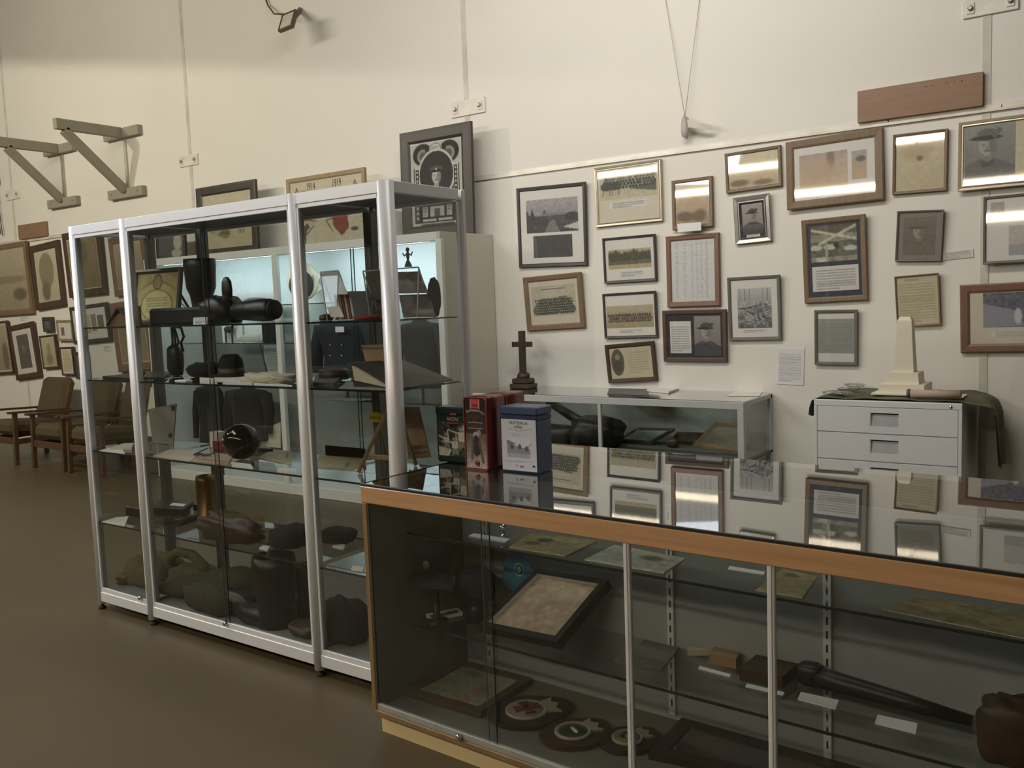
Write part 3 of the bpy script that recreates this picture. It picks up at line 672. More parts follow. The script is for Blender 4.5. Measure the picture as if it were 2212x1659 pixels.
for k in range(3):
    a = xs[k] + (PWD if k == 0 else PWD / 2); b = xs[k + 1] - (PWD if k == 2 else PWD / 2)
    for nm, z0, z1 in (('top_rail', HT - .045, HT), ('base_rail', .048, .1)):
        MB().box(a, b, .004, .03, z0, z1, .002).build(nm, ALU, SC)
        MB().box(a, b, DC - .03, DC - .002, z0, z1, .002).build('rear_rail', ALU, SC)
    m = MB(); m.box(a, b, .008, .02, HT - .062, HT - .045, .001); m.box(a, a + .012, .008, .02, ZD, HT - .045, .001); m.box(b - .012, b, .008, .02, ZD, HT - .045, .001); m.box(a, b, .008, .02, .1, ZD + .006, .001)
    m.build('sash_trim', ALU, SC)
    MB().box(a, b, .03, DC - .03, HT - .03, HT - .012).build('top_panel', mat('grey soffit board', (118, 120, 122), .6), SC)
    MB().box(a, b, .02, DC - .02, ZD - .014, ZD).build('deck', mat('grey deck board', (124, 126, 122), .55), SC)
    doors = [(a, b)] if k != 1 else [(a, (a + b) / 2 + .02), ((a + b) / 2 - .02, b)]
    for q, (da, db) in enumerate(doors):
        yy = .012 + .007 * q
        d = MB().quad((da, yy, ZD), (db, yy, ZD), (db, yy, HT - .06), (da, yy, HT - .06)).build('glass_door', GL_CASE, SC)
        if k == 1: MB().box((db if q == 0 else da) - .001, (db if q == 0 else da) + .001, yy - .002, yy + .002, ZD, HT - .06).build('glass_edge', GL_VEDGE if q else GL_EDGE, d)
    MB().quad((a, DC - .012, ZD), (b, DC - .012, ZD), (b, DC - .012, HT - .05), (a, DC - .012, HT - .05)).build('rear_pane', GL_CASE, SC)
    for z in ZS:
        s = MB().quad((a, .028, z), (b, .028, z), (b, DC - .03, z), (a, DC - .03, z)).build('glass_shelf', GL_SHELF, SC)
        e = MB(); e.box(a, b, .026, .03, z - .0075, z); e.box(a, b, DC - .032, DC - .028, z - .006, z)
        if k == 0: e.box(a, a + .003, .03, DC - .03, z - .006, z)
        if k == 2: e.box(b - .003, b, .03, DC - .03, z - .006, z)
        e.build('shelf_edge', GL_EDGE, s)
for x in (xs[0], xs[3]):
    s = 1 if x == xs[0] else -1
    for nm, z0, z1 in (('side_top_rail', HT - .045, HT), ('side_base_rail', .048, .1)):
        MB().box(x, x + s * .026, PWD, DC - PWD, z0, z1, .002).build(nm, ALU, SC)
    MB().quad((x + s * .014, PWD * .6, .1), (x + s * .014, DC - PWD * .6, .1), (x + s * .014, DC - PWD * .6, HT - .045), (x + s * .014, PWD * .6, HT - .045)).build('side_pane', GL_CASE, SC)
def lock(x, z, y, par):
    MB().lathe([(0, 0), (.011, 0), (.011, .012), (.008, .016), (0, .016)], 14, T(x, y, z) @ Matrix.Rotation(PI / 2, 4, 'X')).build('lock', CHROME, par)
lock(xs[1] - .075, ZD + .012, .006, SC); lock((xs[1] + xs[2]) / 2 - .0, ZD + .004, .006, SC)

# ================================================================== long glass counter with the timber band
XK, YK, AK, HK, LK = -2.2678, 2.264, -.0458, .9326, 2.78
CT = thing('glass_counter', 'long glass-topped display counter with an orange timber band', 'display counter', (XK, YK, 0), (0, 0, AK))
def Kw(x, y, z=0): return Vector((XK + x * math.cos(AK) - y * math.sin(AK), YK + x * math.sin(AK) + y * math.cos(AK), z))
DB, DR = .515, 1.05
MB().box(.02, LK, .03, DR - .03, 0, .0716).build('toe_kick', CREAM, CT)
MB().box(.012, LK, 0, .035, .0716, .094, .003).build('base_trim', EDGEW, CT)
MB().box(.014, LK, .004, .02, .094, .118, .002).build('door_track', mat('grey track', (150, 152, 148), .5), CT)
MB().box(.03, LK, .02, DB, .085, .1).build('deck', mat('dull counter deck', (104, 102, 92), .6), CT)
MB().box(0.008, .030, .004, DR, .0716, .8643, .002).build('end_panel', mat('dark green grey laminate', (96, 100, 92), .6), CT)
MB().box(.004, .026, 0, .012, .094, .8643, .002).build('end_post', EDGEW, CT)
MB().box(0, LK, 0, .028, .8643, .925, .003).build('timber_band', TEAK, CT)
MB().box(-.002, .024, .0285, DR, .8643, .925, .003).build('end_band', EDGEW, CT)
MB().box(.0, LK, .002, .012, .925, .934, .001).build('edge_seal', DARKP, CT)
m = MB(); m.box(.0, .006, .012, DR, .925, .934); m.build('end_seal', DARKP, CT)
MB().quad((.004, .006, HK), (LK, .006, HK), (LK, DR, HK), (.004, DR, HK)).build('glass_top', GL_TOP, CT)
MB().box(.03, LK, DB, DB + .012, .1, .922).build('back_panel', PANEL, CT)
MB().box(.03, LK, DB + .012, DR - .01, .0716, .918).build('rear_cupboard', mat('dark cupboard board', (64, 60, 52), .6), CT)
for x, w in ((1.0925, .02), (1.519, .02)):
    m = MB(); m.box(x - w / 2, x + w / 2, .004, .02, .118, .8643, .002); m.box(x - .003, x + .003, .0, .004, .12, .8643); m.build('door_upright', ALU, CT)
for q, (a, b) in enumerate(((.03, .585), (.545, 1.083), (1.102, 1.51), (1.529, LK))):
    yy = .010 + .007 * (q % 2)
    d = MB().quad((a, yy, .118), (b, yy, .118), (b, yy, .8643), (a, yy, .8643)).build('glass_door', GL_CASE, CT)
    if q < 2: MB().box((b if q == 0 else a) - .001, (b if q == 0 else a) + .001, yy - .002, yy + .002, .118, .8643).build('glass_edge', GL_EDGE if q == 0 else GL_VEDGE, d)
for z in (.7169, .3642):
    s = MB().quad((.034, .192, z), (LK, .192, z), (LK, DB, z), (.034, DB, z)).build('glass_shelf', GL_SHELF, CT)
    e = MB(); e.box(.034, LK, .190, .194, z - .008, z); e.build('shelf_edge', GL_EDGE, s)
for u in (1038, 1445, 1790):
    p = oy(u, 1300, 2.72); lx = (p.x - XK) * math.cos(AK) + (2.70 - YK) * math.sin(AK)
    m = MB(); m.box(lx - .012, lx + .012, DB - .01, DB, .12, .86); s = m.build('slotted_upright', ALU, CT)
    h = MB()
    for q in range(16): h.box(lx - .003, lx + .003, DB - .0106, DB - .01, .15 + q * .044, .175 + q * .044)
    h.build('slot', DARKP, s)
lock(.43, .106, .0, CT)

# ================================================================== white lit cabinet against the wall
WX0, WX1, WY0, WZ1 = -7.78, -4.118, 5.042, 2.095
WC = thing('white_display_cabinet', 'long white lit display cabinet against the wall behind the showcase', 'display cabinet', ((WX0 + WX1) / 2, WY0, 0))
ox_ = (WX0 + WX1) / 2; wl, wr = WX0 - ox_, WX1 - ox_; WD = WALL_Y - .01 - WY0
WHITEB = mat('white melamine', (226, 226, 222), .5, var=.02)
MB().box(wl + .03, wr - .031, 0, .03, 2.03, WZ1, .003).build('top_rail', WHITEB, WC)
MB().box(wl + .03, wr - .031, .03, WD - .013, WZ1 - .02, WZ1).build('top_panel', WHITEB, WC)
MB().box(wl + .03, wr - .031, 0, .03, .0, .09, .003).build('bottom_rail', WHITEB, WC)
MB().box(wl + .03, wr - .031, .03, WD - .013, .07, .09).build('deck', WHITEB, WC)
MB().box(wr - .03, wr, 0, WD, 0, WZ1, .002).build('side_panel', mat('cream side panel', (206, 200, 184), .5, var=.02), WC)
MB().box(wl, wl + .03, 0, WD, 0, WZ1, .002).build('side_panel', WHITEB, WC)
MB().box(wl + .03, wr - .031, WD - .012, WD, .09, WZ1).build('back_panel', mat('back board with painted shade', (128, 132, 130), .7, var=.03), WC)  # grey tone paints the unlit lower part of the cabinet back
MB().box(wl + .03, wr - .031, WD - .016, WD - .012, 1.45, 2.075).build('upper_back_panel', mat('pale blue back board', (212, 222, 223), .7, var=.02), WC)  # paler sheet over it for the lit upper part of the same back
MX = (-7.74, -5.918, -4.135)
for x in MX: MB().box(x - ox_ - .028, x - ox_ + .028, -.003, .035, .02, 2.04, .003).build('mullion', WHITEB, WC)
GLW = glass('cabinet glass', (.94, .98, .98), 1.3)
for x0, x1, yy in ((-7.7, -6.78, .01), (-6.82, -5.94, .018), (-5.89, -5.0, .01), (-5.04, -4.16, .018)):
    d = MB().quad((x0 - ox_, yy, .09), (x1 - ox_, yy, .09), (x1 - ox_, yy, 2.03), (x0 - ox_, yy, 2.03)).build('glass_door', GLW, WC)
    e = x1 if yy < .015 else x0
    MB().box(e - ox_ - .003, e - ox_ + .003, yy - .003, yy + .003, .09, 2.03).build('glass_edge', GL_EDGE, d)
WS1 = 1.62; WS2 = oy(540, 741, 5.25).z; WS3 = .80
for a, b, lv in ((-7.7, -5.95, (WS1, WS2)), (-5.89, -4.16, (WS1, WS3))):
    for z in lv:
        s = MB().quad((a - ox_, .22, z), (b - ox_, .22, z), (b - ox_, WD - .02, z), (a - ox_, WD - .02, z)).build('glass_shelf', GL_SHELF, WC)
        MB().box(a - ox_, b - ox_, .217, .223, z - .008, z).build('shelf_edge', GL_EDGE, s)
for a, b in ((-7.6, -6.05), (-5.8, -4.3)):
    t_ = MB().box(a - ox_, b - ox_, .06, .12, 2.035, 2.07, .01).build('strip_lamp', mat('cabinet strip tube', (255, 255, 255), emit=((.8, .93, 1.), 5)), WC)

# ================================================================== low glazed vitrine and what it is made of
VX0, VX1, VY0, VZ = -3.98, -1.918, 5.168, .917
VT = thing('low_vitrine', 'low pale grey glass vitrine against the wall beside the filing cabinet', 'display case', ((VX0 + VX1) / 2, VY0, 0))
vl, vr = VX0 - (VX0 + VX1) / 2, VX1 - (VX0 + VX1) / 2; VD = WALL_Y - .01 - VY0
FR_V = mat('pale grey vitrine frame', (186, 188, 186), .45, var=.02)
MB().quad((vl, 0, VZ), (vr, 0, VZ), (vr, VD, VZ), (vl, VD, VZ)).build('glass_top', glass('vitrine top glass', (.9, .92, .91), 3.), VT)
MB().box(vl, vr, VD - .025, VD, VZ - .03, VZ - .006).build('rear_rail', FR_V, VT)
MB().box(vl, vr, 0, .025, VZ - .05, VZ - .006, .002).build('top_rail', FR_V, VT)
MB().box(vl, vr, 0, .025, .52, .555, .002).build('lower_rail', FR_V, VT)
for x in (vl, vr - .04): MB().box(x, x + .04, 0, .035, .0, VZ - .05, .002).build('corner_post', FR_V, VT)
for x in (vl, vr - .03): MB().box(x, x + .03, VD - .03, VD, .0, VZ - .006, .002).build('rear_post', FR_V, VT)
x = oy(1295, 920, VY0).x - (VX0 + VX1) / 2
MB().box(x - .011, x + .011, 0, .02, .555, VZ - .05).build('divider', FR_V, VT)
MB().box(vl, vr, .0, VD, .53, .545).build('display_floor', mat('dull green baize', (92, 98, 88), .9), VT)
MB().box(vl + .03, vr - .03, .03, VD - .02, .0, .53).build('base_cabinet', mat('grey base board', (150, 152, 150), .6), VT)
MB().box(vl + .02, vr - .02, VD - .01, VD, .545, VZ - .01).build('back_panel', mat('grey green back board', (150, 158, 150), .7), VT)
MB().quad((vl + .03, .012, .55), (vr - .03, .012, .55), (vr - .03, .012, VZ - .05), (vl + .03, .012, VZ - .05)).build('front_pane', GL_CASE, VT)
for x in (vl + .012, vr - .012): MB().quad((x, .035, .55), (x, VD - .03, .55), (x, VD - .03, VZ - .006), (x, .035, VZ - .006)).build('side_pane', GL_CASE, VT)
for y in (.0,): MB().box(vr - .025, vr, .035, VD - .03, VZ - .03, VZ - .006).build('side_rail', FR_V, VT)

# ================================================================== filing cabinet
FX0, FX1, FY, FZ = -1.465, -.7107, 5.05, .96
fc = (FX0 + FX1) / 2; fw_ = (FX1 - FX0) / 2
FC = thing('filing_cabinet', 'white steel filing cabinet with recessed drawer handles', 'filing cabinet', (fc, FY, 0))
MB().box(-fw_, fw_, .012, .6, .02, FZ, .004).build('carcass', STEELW, FC)
MB().box(-fw_, fw_, 0, .012, FZ - .034, FZ, .003).build('top_strip', STEELW, FC)
for s in (-1, 1): MB().box(s * fw_, s * (fw_ - .018), 0, .012, .02, FZ - .034, .002).build('stile', STEELW, FC)
MB().box(-fw_ + .02, fw_ - .02, .0, .55, 0, .02).build('plinth', DARKP, FC)
zz = [oy(1767, v, FY).z for v in (875, 931, 989)]; hz_ = zz[0] - zz[1]
zl_ = zz + [zz[2] - hz_ * (k + 1) for k in range(6) if zz[2] - hz_ * (k + 1) > .03]
ha, hb = oy(1879, 900, FY).x - fc, oy(1941, 905, FY).x - fc
for k in range(len(zl_) - 1):
    z1, z0 = zl_[k] - .003, zl_[k + 1] + .003; zc_ = z1 - hz_ * .2; zd_ = zc_ - hz_ * .5
    m = MB()
    m.box(-fw_ + .02, ha, .001, .014, z0, z1, .001); m.box(hb, fw_ - .02, .001, .014, z0, z1, .001)
    m.box(ha, hb, .001, .014, zc_, z1); m.box(ha, hb, .001, .014, z0, zd_)
    d = m.build('drawer', STEELW, FC)
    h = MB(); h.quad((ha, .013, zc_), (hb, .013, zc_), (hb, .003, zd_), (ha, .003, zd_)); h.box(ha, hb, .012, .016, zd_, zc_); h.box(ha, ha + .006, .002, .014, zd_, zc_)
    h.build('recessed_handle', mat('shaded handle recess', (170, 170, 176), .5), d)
MB().lathe([(0, 0), (.008, 0), (.008, .004), (0, .004)], 12, T(fw_ - .055, 0, FZ - .017) @ Matrix.Rotation(PI / 2, 4, 'X')).build('lock', CHROME, FC)
# camouflage cloth: lies on the top, hangs over both ends
prof = [(-fw_ - .035, .86, 0), (-fw_ - .03, .91, 0), (-fw_ - .015, .955, 0), (-fw_ + .02, .966, 1)] + [(-fw_ + .05 + k * (2 * fw_ - .08) / 10, .966, 1) for k in range(11)] + [(fw_ + .02, .962, 1), (fw_ + .09, .945, 2), (fw_ + .12, .88, 2), (fw_ + .125, .8, 2), (fw_ + .13, .72, 2), (fw_ + .135, .64, 2), (fw_ + .14, .58, 2)]
def cl(u, v):
    i = min(int(u * (len(prof) - 1)), len(prof) - 2); f = u * (len(prof) - 1) - i; a, b = prof[i], prof[i + 1]
    x = a[0] + (b[0] - a[0]) * f; z = a[1] + (b[1] - a[1]) * f; y = .015 + .57 * v
    if z < .955 and x > 0: z = .955 - (.955 - z) * (.14 if v < .32 else .14 + min(1, (v - .32) / .12) * .86); x += .014 * math.sin(v * 17)
    if z < .955 and x < 0: z = .955 - (.955 - z) * (.9 + .2 * math.sin(v * 9))
    if abs(x) < fw_: z += .004 * math.sin(x * 23) * math.sin(v * 11 + x * 9) + .003
    return (x + fc, y + FY, z)
tag(MB().grid(cl, 44, 22).build('camouflage_cloth', CAMO), 'green camouflage cloth draped over the filing cabinet top', 'cloth')
# obelisk
OBY = 5.36
def opx(u, v): return oy(u, v, OBY)
c = opx(1956, 790); zt = opx(1956, 684).z
ob = thing('model_obelisk', 'white model war memorial obelisk on the cloth', 'model monument', (c.x, OBY, .975))
def frus(w0, w1, z0, z1): 
    return MB().hexa([(-w0, -w0, z0), (w0, -w0, z0), (w0, w0, z0), (-w0, w0, z0)], [(-w1, -w1, z1), (w1, -w1, z1), (w1, w1, z1), (-w1, w1, z1)])
zb = [opx(1956, v).z - .975 for v in (803, 827, 836)]
m = frus(.052, .037, zb[0], zt - .975 - .02); m.hexa([(-.037, -.037, zt - .995), (.037, -.037, zt - .995), (.037, .037, zt - .995), (-.037, .037, zt - .995)], [(-.026, -.026, zt - .975), (.026, -.026, zt - .975), (.026, .026, zt - .975), (-.026, .026, zt - .975)])
m.build('shaft', PLASTER, ob)
frus(.085, .08, max(zb[1], .02), zb[0]).build('plinth', PLASTER, ob)
m = frus(.118, .118, .012, max(zb[1], .02)); m.box(-.15, .15, -.15, .15, 0, .012, .002); m.build('stepped_base', PLASTER, ob)
# things on the cloth
def on_top(u, v, z=.972): return oz(u, v, z)
a = on_top(1990, 852); b = on_top(2085, 846)
tag(MB().box(a.x, b.x + .04, 5.17, 5.34, .974, .98, .002).build('paper_sheet', PAPERC), 'pale flat sheet beside the foot of the obelisk', 'sheet of paper')
r = thing('paper_roll', 'rolled pinkish paper lying along the front of the cloth', 'paper roll', (oy(1965, 856, 5.13).x, 5.13, .9985))
b = Vector((oy(2075, 862, 5.1).x - r.location.x, -.02, 0))
MB().tube([(0, 0, 0), tuple(b)], .022, 16).build('roll', mat('pinkish paper', (176, 156, 140), .8), r)
MB().tube([(-.012, 0, 0), (.004, 0, 0)], .024, 16).build('roll_cap', mat('dark cap', (90, 84, 78), .5), r)
for k, (u, v) in enumerate(((1802, 848), (1816, 850), (1846, 832), (1832, 840))):
    p = on_top(u, v, .985)
    tag(MB().ell((0, 0, 0), (.06, .035, .013), 14, 8, noise=.25, seed=k).build('plastic_bag', glass('crinkled plastic', (.8, .8, .76), 4., .12)), 'small shiny clear plastic bag on the camouflage cloth', 'plastic bag', 'shiny plastic bags on the cloth').location = p
    
# ================================================================== armchairs
def armchair(x, label):
    t = thing('armchair', label, 'armchair', (x, 5.06, 0), (0, 0, 0), 'armchairs along the wall')
    M = T(0, 0, .35) @ Matrix.Rotation(math.radians(-5), 4, 'X')
    MB().box(-.26, .26, -.32, .26, -.06, .1, .045, M).build('seat_cushion', OLIVE, t)
    M = T(0, .25, .44) @ Matrix.Rotation(math.radians(-17), 4, 'X')
    MB().box(-.26, .26, -.06, .08, -.02, .47, .045, M).build('back_cushion', OLIVE, t)
    m = MB(); m.bar((-.27, .2, .22), (-.27, .38, .86), .03, .04, .004); m.bar((.27, .2, .22), (.27, .38, .86), .03, .04, .004); m.bar((-.27, .36, .78), (.27, .36, .78), .03, .05, .004); m.build('back_frame', ARMW, t)
    for s in (-1, 1):
        MB().hexa([(s * .3 - .03, -.36, .56), (s * .3 + .03, -.36, .56), (s * .3 + .024, .33, .53), (s * .3 - .024, .33, .53)], [(s * .3 - .03, -.36, .583), (s * .3 + .03, -.36, .583), (s * .3 + .024, .33, .553), (s * .3 - .024, .33, .553)]).build('armrest', ARMW, t)
        MB().bar((s * .3, -.31, 0), (s * .3, -.29, .56), .034, .05, .006, (0, 1, 0)).build('leg', ARMW, t)
        MB().bar((s * .3, .33, 0), (s * .3, .28, .535), .034, .05, .006, (0, 1, 0)).build('leg', ARMW, t)
    m = MB(); m.box(-.29, .29, -.31, -.28, .22, .29, .004); m.box(-.29, .29, .24, .27, .22, .29, .004)
    for s in (-1, 1): m.box(s * .3 - .012, s * .3 + .012, -.3, .3, .22, .28, .004)
    m.build('seat_frame', ARMW, t); return t
A1 = armchair(-10.24, 'olive cushioned wooden armchair, farthest from the showcase')
dup(A1, (-9.26, 5.06, 0), 'olive cushioned wooden armchair, the middle one of the three')
dup(A1, (-8.55, 5.06, 0), 'olive cushioned wooden armchair, seen through the showcase end bay')
t = thing('display_board', 'dark board with white sheets leaning beside the armchair behind the showcase', 'display board', (-8.02, 5.1, .005), (math.radians(-14), 0, math.radians(6)))
MB().box(-.17, .17, 0, .02, 0, 1.0, .003).build('board', mat('dark board', (58, 56, 50), .7), t)
for (a, b, c_, d_) in ((-.15, .0, .62, .86), (-.15, -.01, .36, .6), (.02, .15, .4, .66)): MB().box(a, b, -.002, 0, c_, d_).build('paper_sheet', PAPERC, t)

# ================================================================== pictures standing on the white cabinet
def standing(label, cat, q, fw, fm, mm, prints, y=5.5, lean=.02, floor=WZ1, name='framed_picture', words=()):
    P = [oy(u, v, y) for u, v in q]; x0 = (P[0].x + P[3].x) / 2; x1 = (P[1].x + P[2].x) / 2; z1 = (P[0].z + P[1].z) / 2
    w, h = x1 - x0, z1 - floor
    t = thing(name, label, cat, ((x0 + x1) / 2, y, floor + h / 2 + .002), (-lean, 0, 0)); dp = .03
    MB().ring(w, h, [(0, dp), (0, .002), (fw * .2, 0), (fw * .8, .002), (fw, .01), (fw, dp)]).build('frame', fm, t)
    iw, ih = w - 2 * fw + .004, h - 2 * fw + .004
    MB().box(-iw / 2, iw / 2, .014, .018, -ih / 2, ih / 2).build('mat_board', mm, t)
    for pr in prints:
        fn, a, b, c_, d_ = pr[:5]; pw, ph = iw * (c_ - a), ih * (d_ - b)
        fn(pw, ph).mesh(pr[5] if len(pr) > 5 else 'photograph', t, T(iw * ((a + c_) / 2 - .5), .0132, ih * (.5 - (b + d_) / 2)))
    for s, px, pz, k, m_, sq in words: letters(s, k * ih, m_, t, T(iw * (px - .5), .0125, ih * (.5 - pz)), squash=sq)
    MB().quad((-iw / 2, .008, -ih / 2), (iw / 2, .008, -ih / 2), (iw / 2, .008, ih / 2), (-iw / 2, .008, ih / 2)).build('glass_pane', GL_PIC, t)
    return t
def pg_memorial(w, h):
    K, Wt, G = (44, 42, 40), (206, 204, 198), (120, 118, 114)
    p = Pic(w, h, Wt, .0045); p.rect(.1, .03, .9, .97, Wt).rect(.03, .03, .97, .98, (196, 192, 184))
    p.rect(.06, .3, .94, .97, K)
    for x in (.25, .75): p.ell(x, .15, .19, .13, K, .1).ell(x, .17, .11, .085, (150, 148, 142), .2).ell(x, .17, .06, .05, (96, 94, 90), .3)
    p.rect(.3, .1, .7, .2, K).ell(.5, .09, .12, .065, Wt, .1).ring(.5, .09, .1, .055, .1, G); p.text(.42, .07, .58, .11, 2, K)
    p.ell(.5, .4, .33, .28, (60, 58, 56), .06).ring(.5, .4, .34, .29, .05, Wt)
    for x in (.13, .87):
        p.rect(x - .045, .3, x + .045, .72, Wt).rect(x - .03, .32, x + .03, .7, K)
        for q in range(7): p.ell(x, .35 + q * .052, .016, .016, Wt, .4)
    p.soldier(.5, .42, .085, 'cap', (30, 30, 30), (92, 90, 86), (196, 192, 184))
    p.rect(.06, .7, .94, .97, K).rect(.2, .7, .8, .735, Wt).rect(.36, .77, .64, .89, (186, 184, 178)).rect(.45, .8, .55, .89, (90, 88, 84))
    for x in (.27, .73): p.rect(x - .05, .77, x + .05, .89, (200, 198, 192)); p.text(x - .04, .78, x + .04, .88, 4, K)
    for x in (.12, .88):
        p.rect(x - .045, .74, x + .045, .96, (80, 78, 74))
        for q in range(3): p.ell(x, .78 + q * .06, .02, .018, Wt, .3)
    return p.rect(.22, .92, .48, .945, Wt).rect(.52, .92, .78, .945, Wt).rect(.04, .965, .96, .975, (220, 218, 210))
standing('large dark framed memorial portrait of a capped soldier on the white cabinet', 'framed portrait', [(866, 287), (1016, 262), (1022, 500), (866, 512)], .1, mat('dark grey brown moulding', (46, 38, 31), .45, var=.15, scale=14), MATC, [(pg_memorial, .0, .0, 1, 1, 'memorial_print')], y=5.5)
def pg_poster(w, h):
    B, Rr = (208, 200, 180), (150, 76, 68)
    p = Pic(w, h, B, .0045); p.noise(3, 4)
    p.rect(.0, .0, 1, .3, (216, 206, 184))
    for x, s in ((.1, 1), (.9, -1)): p.line(x, .1, x - .06 * s, .32, .018, (120, 104, 70)).line(x, .1, x + .07 * s, .33, .014, (130, 112, 80)).line(x - .03 * s, .16, x + .05 * s, .2, .012, (120, 104, 70))
    p.ell(.2, .2, .06, .05, (150, 134, 96), .4).ell(.44, .48, .3, .16, (206, 196, 164), .1).ring(.44, .48, .3, .17, .05, (110, 96, 70))
    p.poly([(.56, .42), (.78, .38), (.8, .8), (.7, .92), (.6, .78)], Rr).poly([(.05, .55), (.32, .5), (.3, .62), (.1, .64)], Rr).poly([(.84, .4), (.94, .36), (.92, .6), (.8, .8)], (214, 206, 184))
    p.poly([(.36, .6), (.5, .58), (.5, 1), (.38, 1)], (212, 204, 178)).poly([(.16, .72), (.24, .66), (.3, .84), (.26, 1), (.14, 1)], (96, 86, 76)).poly([(.22, .78), (.3, .72), (.34, 1), (.2, 1)], (214, 206, 184))
    p.line(.08, 1, .32, .72, .014, (90, 80, 66)).line(.5, .66, .66, .98, .014, (120, 104, 80)).poly([(.6, .76), (.7, .9), (.66, 1), (.58, 1)], (210, 200, 172)); p.ell(.88, .82, .05, .03, (90, 88, 84), .4); return p.noise(4, 2)
INK = mat('brown poster ink', (84, 70, 44), .8)
standing('wide light framed war poster on the white cabinet with two printed years', 'framed poster', [(623, 387), (786, 361), (792, 536), (618, 550)], .04, mat('dull light oak', (150, 126, 88), .5, var=.12, scale=12), MATC, [(pg_poster, .0, .0, 1, 1, 'poster_print')], y=5.45,
         words=[('1914', .3, .1, .17, INK, .6), ('1919', .66, .1, .17, INK, .6)])
standing('dark broad framed certificate standing on the white cabinet beside the poster', 'framed certificate', [(427, 407), (551, 386), (556, 548), (424, 560)], .085, mat('dark grey moulding', (54, 48, 42), .45, var=.1), MATC,
         [(pg_fade((206, 198, 172), (196, 186, 152), ((.2, .5, .14, .2, (140, 128, 92), .3), (.45, .72, .1, .1, (150, 120, 84), .5))), .0, .0, 1, 1, 'certificate'), (pg_fade((224, 220, 200), (200, 190, 160)), .3, .55, .55, .78), (txt(6), .62, .2, .92, .5, TX)], y=5.48,
         words=[('1914', .78, .72, .12, mat('dark brown ink', (86, 64, 44), .8), .7)])
standing('grey framed picture of a pale standing figure at the end of the white cabinet', 'framed picture', [(335, 500), (397, 491), (399, 552), (337, 560)], .03, mat('dark grey moulding', (54, 48, 42), .45, var=.1), MATK, [(pg_fade((92, 94, 96), (84, 86, 88), ((.75, .4, .16, .3, (196, 192, 180), .3), (.7, .8, .2, .15, (190, 186, 174), .3))), .0, .0, 1, 1)], y=5.42)
p = oy(858, 500, 5.56)
tag(MB().box(p.x - .1, p.x - .02, 5.5, 5.66, WZ1 + .002, oy(858, 455, 5.56).z, .003).build('white_folder', CARD), 'narrow white upright folder between the poster and the memorial portrait', 'folder')

# wooden cross, papers on the vitrine
p = oz(1131, 838, VZ + .002)
zt = oy(1130, 715, p.y).z
t = thing('wooden_cross', 'dark wooden cross on a stepped block, on top of the low vitrine', 'cross', (p.x, p.y, VZ + .001)); H = zt - VZ
CR = mat('dark cross timber', (56, 42, 30), .5, var=.2)
m = MB(); m.box(-.024, .024, -.015, .015, .1, H, .002); m.build('upright', CR, t)
za = oy(1130, 744, p.y).z - VZ
MB().box(-.085, .085, -.0155, .0155, za - .019, za + .019, .002).build('crossbar', CR, t)
m = MB(); m.box(-.09, .09, -.06, .06, 0, .035, .006); m.box(-.075, .075, -.05, .05, .035, .075, .008); m.ell((0, 0, .085), (.055, .04, .04), 12, 8, noise=.1); m.build('stepped_block', CR, t)
def keep(p, z):
    """holds a point inside the case whose shelf it lies on"""
    if p.x < -2.31 and p.y < 3.6 and any(abs(z - q) < .12 for q in ZS + (ZD,)):
        p.y = min(max(p.y, YC + .036), YC + DC - .036); p.x = min(max(p.x, X0 + .056), X3 - .026)
    elif z < .74 and p.y < 3.4:
        dx, dy = p.x - XK, p.y - YK; lx = dx * math.cos(AK) + dy * math.sin(AK); ly = -dx * math.sin(AK) + dy * math.cos(AK)
        return Kw(max(lx, .036), min(max(ly, .03), DB - .014), p.z)
    elif abs(z - .546) < .05: p.y = min(max(p.y, VY0 + .035), WALL_Y - .06); p.x = min(max(p.x, VX0 + .05), VX1 - .05)
    return p
def slab(name, label, cat, q, z, th, m, fn=None, group=None, under=None):
    """flat thing lying on the level plane z, outline given as seen; fn paints its upper face"""
    P = [keep(oz(u, v, z), z) for u, v in q]; c = sum(P, Vector()) / 4
    lo = [(p.x - c.x, p.y - c.y, .0008) for p in P]; hi = [(p[0], p[1], th) for p in lo]
    o = tag(MB().hexa(lo, hi).build(name, m), label, cat, group); o.location = (c.x, c.y, z)
    if fn:
        w = (P[1] - P[0]).length; h = (P[3] - P[0]).length
        A, B_, C_, D_ = [Vector(p) for p in hi]
        up = Vector((0, 0, .0008))
        fn(w, h).mesh('printed_face', o, lambda u, v: (A * (1 - u) + B_ * u) * (1 - v) + (D_ * (1 - u) + C_ * u) * v + up)
    return o
slab('paper_sheet', 'white sheet lying on the vitrine beside a grey booklet', 'sheet of paper', [(1396, 846), (1452, 836), (1492, 832), (1444, 850)], VZ + .001, .012, PAPER)
slab('grey_booklet', 'dark grey booklet lying flat on top of the low vitrine', 'booklet', [(1312, 852), (1316, 840), (1398, 842), (1402, 855)], VZ + .001, .006, mat('dark grey card', (92, 94, 92), .5))
slab('paper_sheet', 'pale sheet near the end of the vitrine top', 'sheet of paper', [(1570, 856), (1590, 846), (1650, 844), (1640, 856)], VZ + .001, .003, PAPER)

